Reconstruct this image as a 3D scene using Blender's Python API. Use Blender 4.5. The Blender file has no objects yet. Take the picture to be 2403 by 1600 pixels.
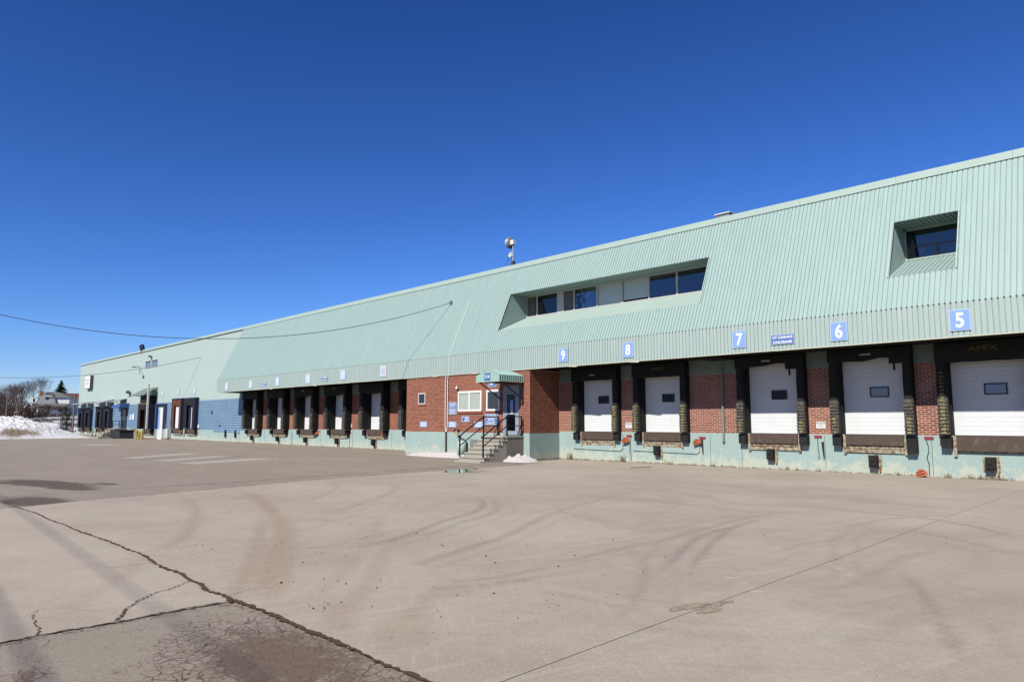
import bpy, math, random
import numpy as np
from mathutils import Vector, Matrix
random.seed(7); RNG = np.random.default_rng(7)
D2R = math.radians
scene = bpy.context.scene

# ---------------------------------------------------------------- camera
cam_data = bpy.data.cameras.new('camera'); camera = bpy.data.objects.new('camera', cam_data)
scene.collection.objects.link(camera); scene.camera = camera
YAW, PITCH = D2R(44.716), D2R(6.191)
F_H = Vector((-math.cos(YAW), math.sin(YAW), 0))
fwd = F_H * math.cos(PITCH) + Vector((0, 0, math.sin(PITCH)))
camera.location = (0, 0, 1.68)
camera.rotation_mode = 'QUATERNION'
camera.rotation_quaternion = fwd.to_track_quat('-Z', 'Y')
cam_data.sensor_width = 36; cam_data.lens = 1604 / 2403 * 36
cam_data.shift_y = 15 / 2403
cam_data.clip_start = 0.1; cam_data.clip_end = 3000

# ---------------------------------------------------------------- sky and sun
SUN = Vector((0.45, -2.0, 1.8)).normalized()
world = bpy.data.worlds.new('World'); scene.world = world; world.use_nodes = True
wn = world.node_tree; wn.nodes.clear()
sky = wn.nodes.new('ShaderNodeTexSky'); sky.sky_type = 'NISHITA'; sky.sun_disc = False
sky.sun_elevation = math.asin(SUN.z); sky.sun_rotation = math.atan2(SUN.x, SUN.y)
sky.altitude = 600; sky.air_density = 1.0; sky.dust_density = 0.35; sky.ozone_density = 4.0
# clear, deep blue winter sky: one channel response applied alike in every direction
bg = wn.nodes.new('ShaderNodeBackground'); bg.inputs['Strength'].default_value = 0.1
wo = wn.nodes.new('ShaderNodeOutputWorld'); sp_ = wn.nodes.new('ShaderNodeSeparateColor'); cb_ = wn.nodes.new('ShaderNodeCombineColor')
wn.links.new(sky.outputs[0], sp_.inputs[0])
for i_, (g_, k_) in enumerate(((1.70, 1.66), (1.46, 1.46), (1.36, 1.90))):
    v_ = sp_.outputs[i_]
    for op_, q_ in (('MULTIPLY', 0.0924), ('MINIMUM', 0.85), ('POWER', g_), ('MULTIPLY', k_ / 0.1852)):
        m_ = wn.nodes.new('ShaderNodeMath'); m_.operation = op_; wn.links.new(v_, m_.inputs[0]); m_.inputs[1].default_value = q_; v_ = m_.outputs[0]
    wn.links.new(v_, cb_.inputs[i_])
wn.links.new(cb_.outputs[0], bg.inputs['Color']); wn.links.new(bg.outputs[0], wo.inputs['Surface'])
sun_data = bpy.data.lights.new('sun', 'SUN'); sun = bpy.data.objects.new('sun', sun_data)
scene.collection.objects.link(sun); sun_data.energy = 5.0; sun_data.angle = D2R(0.53); sun_data.color = (1.0, 0.955, 0.88)
sun.rotation_mode = 'QUATERNION'; sun.rotation_quaternion = SUN.to_track_quat('Z', 'Y'); sun.location = (10, -30, 40)
scene.view_settings.view_transform = 'Standard'; scene.view_settings.look = 'None'
scene.view_settings.gamma = 1; scene.view_settings.use_curve_mapping = False
scene.view_settings.exposure = 0.889
try:
    scene.cycles.max_bounces = 8; scene.cycles.transparent_max_bounces = 12
except Exception: pass

# ---------------------------------------------------------------- materials
ALB = 0.54      # one scale for every paint and stone colour below
def nd(nt, t, **k):
    n = nt.nodes.new(t)
    for a, b in k.items():
        if a in n.inputs.keys() if hasattr(n.inputs, 'keys') else False: n.inputs[a].default_value = b
        else: setattr(n, a, b)
    return n
def mathn(nt, op, a, b=None, clamp=False):
    n = nt.nodes.new('ShaderNodeMath'); n.operation = op; n.use_clamp = clamp
    for i, v in enumerate((a, b)):
        if v is None: continue
        if isinstance(v, (int, float)): n.inputs[i].default_value = v
        else: nt.links.new(v, n.inputs[i])
    return n.outputs[0]
def mixc(nt, fac, a, b, mode='MIX'):
    n = nt.nodes.new('ShaderNodeMix'); n.data_type = 'RGBA'; n.blend_type = mode
    for s, v in ((n.inputs[0], fac), (n.inputs[6], a), (n.inputs[7], b)):
        if isinstance(v, (int, float)): s.default_value = v
        elif isinstance(v, tuple): s.default_value = (*[q * ALB for q in v[:3]], 1)
        else: nt.links.new(v, s)
    return n.outputs[2]
def ramp(nt, v, lo, hi):
    n = nt.nodes.new('ShaderNodeMapRange'); n.interpolation_type = 'SMOOTHSTEP'
    n.inputs[1].default_value = lo; n.inputs[2].default_value = hi
    nt.links.new(v, n.inputs[0]); return n.outputs[0]
class Mat:
    def __init__(s, name, rough=0.7, spec=0.3, metal=0.0):
        s.m = bpy.data.materials.new(name); s.m.use_nodes = True; s.nt = s.m.node_tree; s.nt.nodes.clear()
        s.out = s.nt.nodes.new('ShaderNodeOutputMaterial'); s.b = s.nt.nodes.new('ShaderNodeBsdfPrincipled')
        s.nt.links.new(s.b.outputs[0], s.out.inputs[0])
        s.b.inputs['Roughness'].default_value = rough; s.b.inputs['Metallic'].default_value = metal
        s.b.inputs['Specular IOR Level'].default_value = spec
        tc = s.nt.nodes.new('ShaderNodeTexCoord'); s.co = tc.outputs['Object']
        oi = s.nt.nodes.new('ShaderNodeObjectInfo'); s.rnd = oi.outputs['Random']
        ge = s.nt.nodes.new('ShaderNodeNewGeometry'); s.isl = ge.outputs['Random Per Island']; s.pos = ge.outputs['Position']
    def noise(s, scale, detail=4, rough=0.55, stretch=(1, 1, 1), co=None, seed=0.0):
        mp = s.nt.nodes.new('ShaderNodeMapping'); mp.inputs['Scale'].default_value = stretch
        s.nt.links.new(co or s.pos, mp.inputs[0])
        n = s.nt.nodes.new('ShaderNodeTexNoise'); n.noise_dimensions = '4D'
        n.inputs['W'].default_value = seed
        n.inputs['Scale'].default_value = scale; n.inputs['Detail'].default_value = detail; n.inputs['Roughness'].default_value = rough
        s.nt.links.new(mp.outputs[0], n.inputs['Vector']); return n.outputs[0]
    def color(s, c): 
        if isinstance(c, tuple): s.b.inputs['Base Color'].default_value = (*[q * ALB for q in c[:3]], 1)
        else: s.nt.links.new(c, s.b.inputs['Base Color'])
    def bump(s, h, strength=0.4, dist=0.01):
        n = s.nt.nodes.new('ShaderNodeBump'); n.inputs['Strength'].default_value = strength; n.inputs['Distance'].default_value = dist
        s.nt.links.new(h, n.inputs['Height']); s.nt.links.new(n.outputs[0], s.b.inputs['Normal'])
def simple(name, col, rough=0.7, spec=0.3, metal=0.0, var=0.25, scale=3.0, col2=None, lo=0.5, hi=0.75, stretch=(1, 1, 1), bump=0.0, bscale=40, seed=1.0, scale2=None):
    m = Mat(name, rough, spec, metal)
    dk = tuple(c * (1 - var) for c in col); lt = tuple(min(0.95, c * (1 + var * 0.6)) for c in col)
    c = mixc(m.nt, m.noise(scale, 5, 0.6, stretch, seed=seed), dk, lt)
    if col2: c = mixc(m.nt, ramp(m.nt, m.noise(scale2 or scale * 1.7, 6, 0.65, stretch, seed=seed + 5), lo, hi), c, col2)
    m.color(c)
    if bump: m.bump(m.noise(bscale, 4, 0.6), bump, 0.01)
    return m.m
MT = {}
MT['green'] = simple('mint_painted_metal', (0.335, 0.462, 0.43), 0.5, 0.3, var=0.14, scale=1.3, stretch=(3, 1, 0.5), col2=(0.43, 0.52, 0.475), lo=0.55, hi=0.85, scale2=2.4)
MT['green_fascia'] = simple('mint_painted_metal_weathered', (0.41, 0.51, 0.475), 0.55, 0.3, var=0.16, scale=1.2, stretch=(4, 1, 0.4), col2=(0.52, 0.56, 0.48), lo=0.5, hi=0.85, scale2=3)
MT['green_pale'] = simple('pale_mint_painted_metal', (0.44, 0.54, 0.50), 0.55, 0.3, var=0.06, scale=0.25, stretch=(3, 1, 0.4))
MT['green_trim'] = simple('pale_mint_trim', (0.44, 0.56, 0.49), 0.5, 0.35, var=0.10, scale=1.5, stretch=(1, 1, 1))
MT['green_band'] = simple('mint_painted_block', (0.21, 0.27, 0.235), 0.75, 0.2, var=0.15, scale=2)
MT['raw_edge'] = simple('bare_sheet_edge', (0.6, 0.6, 0.45), 0.5, 0.4, var=0.3, scale=8)
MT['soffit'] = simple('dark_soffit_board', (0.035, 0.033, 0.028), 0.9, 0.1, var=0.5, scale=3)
MT['blue'] = simple('blue_painted_siding', (0.185, 0.30, 0.44), 0.55, 0.3, var=0.14, scale=0.9, col2=(0.26, 0.38, 0.5), lo=0.5, hi=0.8)
MT['white_door'] = simple('white_door_paint', (0.76, 0.765, 0.76), 0.55, 0.25, var=0.07, scale=2.5)
_dm = Mat('used_white_door', 0.55, 0.25); _c = mixc(_dm.nt, _dm.noise(2.5, 5), (0.70, 0.705, 0.70), (0.78, 0.785, 0.78)); _c = mixc(_dm.nt, mathn(_dm.nt, 'MULTIPLY', ramp(_dm.nt, _dm.noise(2.0, 7, 0.72, (1.6, 1, 0.35), seed=4), 0.54, 0.78), 0.35), _c, (0.50, 0.49, 0.46)); _c = mixc(_dm.nt, ramp(_dm.nt, _dm.noise(7, 6, 0.7, (1, 1, 3), seed=9), 0.68, 0.74), _c, (0.30, 0.28, 0.26)); _dm.color(_c); MT['white_door'] = _dm.m
MT['white'] = simple('white_paint', (0.8, 0.8, 0.78), 0.5, 0.3, var=0.05, scale=4)
MT['white_dirty'] = simple('dirty_white_paint', (0.62, 0.62, 0.58), 0.6, 0.25, var=0.2, scale=4)
MT['grey_metal'] = simple('grey_metal', (0.30, 0.31, 0.31), 0.45, 0.4, 0.3, var=0.2, scale=5)
MT['galv'] = simple('galvanised_metal', (0.5, 0.52, 0.53), 0.45, 0.4, 0.4, var=0.15, scale=9)
MT['black'] = simple('black_vinyl_foam', (0.016, 0.016, 0.015), 0.75, 0.2, var=0.5, scale=4, col2=(0.05, 0.045, 0.04), lo=0.55, hi=0.8)
MT['pleat'] = simple('worn_black_pleat', (0.055, 0.052, 0.045), 0.8, 0.2, var=0.5, scale=9, col2=(0.18, 0.16, 0.125), lo=0.45, hi=0.7, bump=0.5, bscale=50)
MT['yellow_worn'] = simple('worn_yellow_guide', (0.27, 0.235, 0.105), 0.85, 0.15, var=0.35, scale=12, col2=(0.06, 0.055, 0.045), lo=0.46, hi=0.58, scale2=16)
MT['rubber'] = simple('black_rubber', (0.022, 0.021, 0.020), 0.8, 0.2, var=0.4, scale=8, bump=0.4, bscale=60)
MT['brown_steel'] = simple('brown_rusted_steel', (0.105, 0.075, 0.058), 0.75, 0.2, 0.1, var=0.3, scale=3, col2=(0.20, 0.165, 0.13), lo=0.5, hi=0.85, bump=0.2)
MT['cream_steel'] = simple('cream_painted_rusty_steel', (0.40, 0.39, 0.28), 0.75, 0.2, var=0.2, scale=6, col2=(0.20, 0.085, 0.035), lo=0.44, hi=0.60, scale2=8)
MT['rust'] = simple('rusty_steel', (0.16, 0.06, 0.03), 0.85, 0.15, var=0.4, scale=9)
MT['brown_wood'] = simple('brown_frame', (0.16, 0.085, 0.05), 0.8, 0.15, var=0.3, scale=3)
MT['navy'] = simple('navy_vinyl', (0.012, 0.016, 0.05), 0.6, 0.3, var=0.2, scale=3)
MT['blue_awning'] = simple('blue_awning_vinyl', (0.05, 0.12, 0.34), 0.6, 0.3, var=0.12, scale=3)
MT['orange'] = simple('orange_plastic', (0.60, 0.15, 0.06), 0.55, 0.3, var=0.25, scale=9, col2=(0.3, 0.09, 0.04), lo=0.58, hi=0.72)
MT['red'] = simple('dark_red_plate', (0.28, 0.03, 0.05), 0.6, 0.3, var=0.3, scale=9)
MT['yellow'] = simple('yellow_paint', (0.50, 0.39, 0.12), 0.6, 0.3, var=0.25, scale=6)
MT['black_paint'] = simple('black_rail_paint', (0.018, 0.018, 0.02), 0.45, 0.4, var=0.3, scale=10)
MT['green_awning'] = simple('teal_awning_metal', (0.35, 0.53, 0.47), 0.5, 0.35, var=0.1, scale=3)
MT['sign_blue'] = simple('faded_blue_sign', (0.25, 0.40, 0.74), 0.5, 0.3, var=0.05, scale=3)
MT['sign_blue_dark'] = simple('blue_sign', (0.085, 0.175, 0.46), 0.5, 0.3, var=0.08, scale=3)
MT['sign_pale'] = simple('sun_bleached_sign', (0.50, 0.62, 0.78), 0.5, 0.3, var=0.05, scale=3)
MT['sign_pale_mint'] = simple('washed_out_sign', (0.47, 0.57, 0.60), 0.5, 0.3, var=0.04, scale=3)
MT['letter'] = simple('white_lettering', (0.84, 0.85, 0.86), 0.5, 0.3, var=0.02)
MT['letter_pink'] = simple('faded_red_lettering', (0.66, 0.42, 0.40), 0.5, 0.3, var=0.1)
MT['letter_dark'] = simple('dark_lettering', (0.10, 0.11, 0.12), 0.5, 0.3, var=0.1)
MT['letter_grey'] = simple('grey_lettering', (0.42, 0.42, 0.43), 0.5, 0.3, var=0.1)
MT['letter_yellow'] = simple('dull_yellow_lettering', (0.10, 0.078, 0.02), 0.6, 0.2, var=0.2)
MT['door_grey'] = simple('grey_door_frame', (0.30, 0.34, 0.40), 0.5, 0.35, var=0.05)
MT['step'] = simple('step_concrete', (0.43, 0.40, 0.33), 0.9, 0.15, var=0.14, scale=6, bump=0.2)
MT['step_side'] = simple('grey_concrete', (0.28, 0.25, 0.205), 0.9, 0.15, var=0.18, scale=3, stretch=(1, 1, 0.4), bump=0.2)
MT['blind'] = simple('window_blind', (0.62, 0.66, 0.58), 0.8, 0.1, var=0.05, scale=1, stretch=(0.2, 0.2, 20))
MT['shade'] = simple('roller_shade', (0.84, 0.90, 0.90), 0.8, 0.1, var=0.04)
MT['dark_room'] = simple('dark_interior', (0.018, 0.02, 0.03), 0.9, 0.05, var=0.3)
MT['screen'] = simple('insect_screen', (0.17, 0.16, 0.15), 0.9, 0.1, var=0.2)
MT['bark'] = simple('grey_bark', (0.13, 0.105, 0.09), 0.9, 0.1, var=0.3, scale=2)
MT['twig'] = simple('brown_twigs', (0.12, 0.08, 0.07), 0.9, 0.1, var=0.3, scale=1)
MT['spruce'] = simple('spruce_needles', (0.022, 0.040, 0.022), 0.9, 0.1, var=0.5, scale=1.5)
MT['scrub'] = simple('brown_scrub', (0.115, 0.065, 0.04), 0.95, 0.05, var=0.5, scale=0.6)
MT['dry_grass'] = simple('dry_weeds', (0.22, 0.15, 0.085), 0.95, 0.05, var=0.4, scale=6)
MT['pole_wood'] = simple('weathered_pole_wood', (0.23, 0.19, 0.15), 0.9, 0.1, var=0.25, scale=2, stretch=(3, 3, 0.4))
MT['house_white'] = simple('white_house_siding', (0.80, 0.81, 0.85), 0.7, 0.2, var=0.06, scale=0.4)
MT['shingle'] = simple('grey_shingle_roof', (0.17, 0.17, 0.165), 0.9, 0.1, var=0.2, scale=0.6)
MT['shingle_blue'] = simple('bluish_shingle_roof', (0.16, 0.19, 0.24), 0.9, 0.1, var=0.2, scale=0.6)
MT['gable_sunlit'] = simple('sunlit_shingle_gable', (0.36, 0.37, 0.37), 0.9, 0.1, var=0.2, scale=1)  # lighter shingle copy, sunlight on the gable put into the colour
MT['red_roof'] = simple('dull_red_roof', (0.19, 0.08, 0.07), 0.9, 0.1, var=0.2, scale=0.6)
MT['brick_chimney'] = simple('chimney_brick', (0.30, 0.12, 0.05), 0.9, 0.1, var=0.2)
MT['glass_dark'] = simple('dark_window_glass', (0.02, 0.025, 0.035), 0.25, 0.12, var=0.1)
MT['pebble'] = simple('dark_gravel', (0.09, 0.065, 0.05), 0.95, 0.1, var=0.4, scale=20)
MT['bin'] = simple('dark_bin_plastic', (0.03, 0.035, 0.04), 0.6, 0.3, var=0.3, scale=4)
MT['cable'] = simple('black_cable', (0.03, 0.03, 0.035), 0.7, 0.2, var=0.2)
MT['crack'] = simple('crack_dirt', (0.115, 0.075, 0.055), 0.95, 0.05, var=0.4, scale=30)
MT['dish'] = simple('dish_white', (0.72, 0.70, 0.62), 0.5, 0.3, var=0.1, scale=3)

def glass_mat(name, tint, refl, gcol=(1, 1, 1)):
    m = bpy.data.materials.new(name); m.use_nodes = True; nt = m.node_tree; nt.nodes.clear()
    o = nt.nodes.new('ShaderNodeOutputMaterial'); t = nt.nodes.new('ShaderNodeBsdfTransparent'); g = nt.nodes.new('ShaderNodeBsdfGlossy')
    t.inputs[0].default_value = (*tint, 1); g.inputs['Roughness'].default_value = 0.02; g.inputs[0].default_value = (*gcol, 1)
    lw = nt.nodes.new('ShaderNodeLayerWeight'); lw.inputs[0].default_value = 0.35
    f = mathn(nt, 'MULTIPLY', lw.outputs['Fresnel'], refl, True)
    n = nt.nodes.new('ShaderNodeTexNoise'); n.inputs['Scale'].default_value = 1.3
    bp = nt.nodes.new('ShaderNodeBump'); bp.inputs['Strength'].default_value = 0.06; bp.inputs['Distance'].default_value = 0.05
    nt.links.new(n.outputs[0], bp.inputs['Height']); nt.links.new(bp.outputs[0], g.inputs['Normal'])
    mx = nt.nodes.new('ShaderNodeMixShader'); nt.links.new(f, mx.inputs[0]); nt.links.new(t.outputs[0], mx.inputs[1]); nt.links.new(g.outputs[0], mx.inputs[2])
    nt.links.new(mx.outputs[0], o.inputs[0]); return m
MT['glass'] = glass_mat('window_glass', (0.93, 0.94, 0.93), 0.10)
MT['glass_deep'] = glass_mat('tinted_window_glass', (0.55, 0.6, 0.65), 1.3)
MT['glass_dim'] = glass_mat('dim_window_glass', (0.5, 0.55, 0.6), 0.07)

def brick_material():
    m = Mat('red_brick', 0.9, 0.15)
    r = mathn(m.nt, 'FRACT', mathn(m.nt, 'ADD', m.isl, m.rnd))
    c = mixc(m.nt, r, (0.17, 0.05, 0.034), (0.40, 0.12, 0.062))
    n = m.noise(22, 4, 0.6)
    c = mixc(m.nt, n, mixc(m.nt, 0.5, c, (0.10, 0.04, 0.03)), c)
    big = ramp(m.nt, m.noise(0.45, 3, 0.5, seed=3), 0.45, 0.75)
    c = mixc(m.nt, mathn(m.nt, 'MULTIPLY', big, 0.5), c, (0.36, 0.14, 0.06))
    salt = ramp(m.nt, m.noise(1.1, 6, 0.7, (1, 1, 1.5), seed=14), 0.58, 0.8)
    c = mixc(m.nt, mathn(m.nt, 'MULTIPLY', salt, 0.35), c, (0.45, 0.30, 0.24))
    m.color(c); m.bump(m.noise(90, 3), 0.3, 0.004); return m.m
MT['brick'] = brick_material()
MT['mortar'] = simple('light_mortar', (0.58, 0.40, 0.33), 0.95, 0.1, var=0.12, scale=6, col2=(0.66, 0.55, 0.48), lo=0.45, hi=0.75, scale2=2)
MT['mortar_dull'] = simple('dull_mortar', (0.46, 0.26, 0.19), 0.95, 0.1, var=0.15, scale=6)

def foundation_material():
    m = Mat('peeling_teal_foundation_paint', 0.85, 0.2)
    base = mixc(m.nt, m.noise(1.3, 4), (0.30, 0.415, 0.385), (0.39, 0.495, 0.46))
    sep = m.nt.nodes.new('ShaderNodeSeparateXYZ'); m.nt.links.new(m.pos, sep.inputs[0]); z = sep.outputs[2]
    # worn low zone: cream primer showing, patchier towards the ground
    low = mathn(m.nt, 'MULTIPLY', mathn(m.nt, 'SUBTRACT', 0.75, z, True), 0.26)
    p = ramp(m.nt, mathn(m.nt, 'ADD', m.noise(2.8, 9, 0.8, (1, 1, 1.0), seed=2), low), 0.57, 0.66)
    c = mixc(m.nt, mathn(m.nt, 'MULTIPLY', p, 0.7), base, (0.55, 0.55, 0.43))
    p2 = ramp(m.nt, m.noise(6, 6, 0.7, seed=8), 0.64, 0.70)
    c = mixc(m.nt, mathn(m.nt, 'MULTIPLY', p2, 0.7), c, (0.62, 0.60, 0.50))
    rs = ramp(m.nt, m.noise(1.1, 6, 0.7, (3, 3, 0.5), seed=12), 0.68, 0.78)
    c = mixc(m.nt, mathn(m.nt, 'MULTIPLY', rs, 0.6), c, (0.34, 0.24, 0.13))
    dirt = ramp(m.nt, mathn(m.nt, 'ADD', m.noise(5, 5, 0.6, seed=20), mathn(m.nt, 'MULTIPLY', mathn(m.nt, 'SUBTRACT', 0.12, z, True), 3.0)), 0.62, 0.85)
    c = mixc(m.nt, dirt, c, (0.24, 0.20, 0.14))
    m.color(c); m.bump(m.noise(25, 5), 0.35, 0.01); return m.m
MT['foundation'] = foundation_material()
MT['foundation_side'] = simple('shaded_foundation_teal', (0.26, 0.38, 0.36), 0.8, 0.2, var=0.1, scale=2)  # darker copy of the foundation teal, side face shade put into the colour

def pavement_material(name, kind):
    m = Mat(name, 0.88, 0.2); nt = m.nt
    def att(n):
        a = nt.nodes.new('ShaderNodeAttribute'); a.attribute_name = n; return a.outputs['Fac']
    if kind == 'concrete':
        c = mixc(nt, ramp(nt, m.noise(0.35, 6, 0.65, seed=1), 0.3, 0.7), (0.355, 0.30, 0.237), (0.50, 0.435, 0.345))
        c = mixc(nt, mathn(nt, 'MULTIPLY', ramp(nt, m.noise(0.8, 5, 0.65, seed=9), 0.5, 0.72), 0.5), c, (0.465, 0.36, 0.285))
        c = mixc(nt, mathn(nt, 'MULTIPLY', ramp(nt, m.noise(1.0, 5, 0.65, seed=13), 0.52, 0.72), 0.45), c, (0.455, 0.43, 0.32))
        c = mixc(nt, mathn(nt, 'MULTIPLY', ramp(nt, m.noise(2.1, 7, 0.7, seed=17), 0.52, 0.75), 0.5), c, (0.335, 0.285, 0.23))
        fine = m.noise(140, 2, 0.6, seed=3)
        c = mixc(nt, mathn(nt, 'MULTIPLY', ramp(nt, m.noise(34, 4, 0.75, seed=61), 0.42, 0.66), 0.6), c, (0.345, 0.30, 0.25))
        c = mixc(nt, mathn(nt, 'MULTIPLY', ramp(nt, m.noise(52, 4, 0.75, seed=62), 0.46, 0.68), 0.6), c, (0.58, 0.53, 0.45))
        c = mixc(nt, ramp(nt, m.noise(110, 2, 0.5, seed=6), 0.64, 0.72), c, (0.25, 0.21, 0.175))
        c = mixc(nt, ramp(nt, m.noise(120, 2, 0.5, seed=7), 0.65, 0.73), c, (0.62, 0.58, 0.50))
        # scuffs and sweeping streaks running in several directions
        for s_, st_, sd_, am_, cl_ in ((2.2, (0.22, 5, 1), 30, 0.6, (0.31, 0.27, 0.225)), (1.6, (4.0, 0.3, 1), 34, 0.5, (0.56, 0.51, 0.43)), (3.5, (0.3, 5, 1), 36, 0.45, (0.56, 0.51, 0.43)), (2.6, (5, 0.3, 1), 38, 0.45, (0.32, 0.28, 0.235))):
            rt = nt.nodes.new('ShaderNodeMapping'); rt.inputs['Rotation'].default_value = (0, 0, (sd_ - 33) * 0.22); nt.links.new(m.pos, rt.inputs[0])
            c = mixc(nt, mathn(nt, 'MULTIPLY', ramp(nt, m.noise(s_, 7, 0.7, st_, co=rt.outputs[0], seed=sd_), 0.52, 0.74), am_), c, cl_)
    elif kind == 'asphalt':
        c = mixc(nt, m.noise(0.25, 5, 0.6, seed=1), (0.275, 0.23, 0.18), (0.385, 0.33, 0.262))
        st = ramp(nt, m.noise(0.9, 6, 0.65, (0.25, 1.6, 1), seed=5), 0.42, 0.75)
        c = mixc(nt, mathn(nt, 'MULTIPLY', st, 0.6), c, (0.24, 0.20, 0.16))
        fine = m.noise(120, 2, 0.6, seed=3)
        c = mixc(nt, mathn(nt, 'MULTIPLY', ramp(nt, m.noise(28, 5, 0.8, seed=63), 0.44, 0.66), 0.4), c, (0.20, 0.17, 0.14))
        c = mixc(nt, mathn(nt, 'MULTIPLY', ramp(nt, m.noise(1.1, 6, 0.7, (3.5, 0.4, 1), seed=64), 0.5, 0.72), 0.35), c, (0.44, 0.39, 0.32))
        c = mixc(nt, ramp(nt, m.noise(160, 2, 0.5, seed=6), 0.6, 0.72), c, (0.42, 0.38, 0.33))
    else:
        c = mixc(nt, m.noise(0.8, 5, 0.6, seed=1), (0.30, 0.255, 0.20), (0.39, 0.345, 0.28))
        fine = m.noise(70, 3, 0.65, seed=3)
        c = mixc(nt, mathn(nt, 'MULTIPLY', ramp(nt, m.noise(38, 5, 0.85, seed=71), 0.42, 0.62), 0.55), c, (0.20, 0.165, 0.13))
        c = mixc(nt, ramp(nt, fine, 0.56, 0.70), c, (0.50, 0.46, 0.39))
        c = mixc(nt, ramp(nt, m.noise(95, 2, 0.5, seed=16), 0.6, 0.7), c, (0.14, 0.115, 0.09))
        # alligator cracking in the worn part near the slab edge
        w = nt.nodes.new('ShaderNodeTexNoise'); w.inputs['Scale'].default_value = 6; nt.links.new(m.pos, w.inputs['Vector'])
        wm = nt.nodes.new('ShaderNodeVectorMath'); wm.operation = 'SCALE'; wm.inputs[3].default_value = 0.10; nt.links.new(w.outputs['Color'], wm.inputs[0])
        wa = nt.nodes.new('ShaderNodeVectorMath'); wa.operation = 'ADD'; nt.links.new(m.pos, wa.inputs[0]); nt.links.new(wm.outputs[0], wa.inputs[1])
        dirtm = att('dark')
        for sc_, wd in ((7.5, 0.055), (16, 0.05)):
            v = nt.nodes.new('ShaderNodeTexVoronoi'); v.feature = 'DISTANCE_TO_EDGE'; v.inputs['Scale'].default_value = sc_
            nt.links.new(wa.outputs[0], v.inputs['Vector'])
            k = mathn(nt, 'SUBTRACT', 1.0, ramp(nt, v.outputs[0], 0.0, wd))
            gate = ramp(nt, mathn(nt, 'ADD', mathn(nt, 'MULTIPLY', dirtm, 0.8), m.noise(1.8, 4, 0.6, seed=sc_)), 0.50, 0.66)
            c = mixc(nt, mathn(nt, 'MULTIPLY', k, gate), c, (0.10, 0.055, 0.038))
    dk = att('dark'); mu = att('mud'); li = att('light'); we = att('wet')
    brk = ramp(nt, m.noise(9, 8, 0.82, seed=21), 0.38, 0.60)
    if kind == 'patch':
        dd = ramp(nt, mathn(nt, 'ADD', mathn(nt, 'MULTIPLY', dk, 0.50), mathn(nt, 'ADD', mathn(nt, 'MULTIPLY', m.noise(30, 8, 0.85, seed=40), 1.2), mathn(nt, 'MULTIPLY', m.noise(5, 5, 0.7, seed=41), 0.8))), 1.16, 1.40)
        c = mixc(nt, mathn(nt, 'MULTIPLY', dd, 0.8), c, (0.14, 0.093, 0.068))
    else:
        c = mixc(nt, mathn(nt, 'MULTIPLY', mathn(nt, 'MULTIPLY', dk, mathn(nt, 'ADD', mathn(nt, 'MULTIPLY', brk, 0.65), 0.35)), 0.66), c, (0.195, 0.165, 0.145))
    c = mixc(nt, mathn(nt, 'MULTIPLY', mathn(nt, 'MULTIPLY', mu, mathn(nt, 'ADD', mathn(nt, 'MULTIPLY', brk, 0.5), 0.5)), 0.75), c, (0.35, 0.25, 0.175))
    c = mixc(nt, mathn(nt, 'MULTIPLY', mathn(nt, 'MULTIPLY', li, brk), 0.8), c, (0.68, 0.64, 0.58))
    wn_ = ramp(nt, mathn(nt, 'ADD', mathn(nt, 'MULTIPLY', we, 0.85), mathn(nt, 'MULTIPLY', m.noise(2.6, 9, 0.85, (0.5, 1.6, 1), seed=25), 1.35)), 0.98, 1.36)
    c = mixc(nt, mathn(nt, 'MULTIPLY', wn_, 0.88), c, (0.095, 0.07, 0.055))
    m.color(c)
    m.bump(mathn(nt, 'ADD', fine, m.noise(300, 2, 0.5, seed=50)), 0.35 if kind != 'concrete' else 0.2, 0.006)
    return m.m
MT['concrete'] = pavement_material('yard_concrete', 'concrete')
MT['asphalt'] = pavement_material('yard_asphalt', 'asphalt')
MT['patch'] = pavement_material('broken_asphalt', 'patch')
MT['strip'] = simple('pale_concrete_strip', (0.46, 0.41, 0.35), 0.9, 0.15, var=0.15, scale=1.2)
MT['ground'] = simple('brown_dirt', (0.13, 0.095, 0.07), 0.95, 0.1, var=0.4, scale=2)
def snow_material():
    m = Mat('dirty_snow', 0.75, 0.25); nt = m.nt
    m.b.inputs['Subsurface Weight'].default_value = 0.0
    c = mixc(nt, m.noise(3, 5), (0.52, 0.52, 0.54), (0.84, 0.84, 0.85))
    d = ramp(nt, m.noise(2.2, 6, 0.7, seed=2), 0.60, 0.78)
    a = nt.nodes.new('ShaderNodeAttribute'); a.attribute_name = 'dirt'
    dd = ramp(nt, mathn(nt, 'ADD', m.noise(1.1, 9, 0.8, seed=4), a.outputs['Fac']), 0.80, 1.05)
    c = mixc(nt, mathn(nt, 'MULTIPLY', d, 0.5), c, (0.5, 0.44, 0.36)); c = mixc(nt, dd, c, (0.22, 0.175, 0.12))
    m.color(c); m.bump(m.noise(8, 6, 0.7), 0.6, 0.08); return m.m
MT['snow'] = snow_material()
MT['old_snow'] = simple('old_granular_snow', (0.60, 0.57, 0.55), 0.85, 0.2, var=0.35, scale=14, col2=(0.30, 0.24, 0.20), lo=0.48, hi=0.72, bump=0.9, bscale=22)
def field_material():
    m = Mat('snowy_field', 0.9, 0.1); nt = m.nt
    sep = nt.nodes.new('ShaderNodeSeparateXYZ'); nt.links.new(m.pos, sep.inputs[0])
    n = m.noise(0.06, 6, 0.65, (1, 2.5, 1), seed=2)
    grass = mixc(nt, m.noise(0.5, 5), (0.10, 0.07, 0.045), (0.21, 0.16, 0.10))
    s = ramp(nt, n, 0.40, 0.5)
    c = mixc(nt, s, grass, (0.80, 0.82, 0.86)); m.color(c); m.bump(m.noise(1.5, 5), 0.4, 0.1); return m.m
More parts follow.
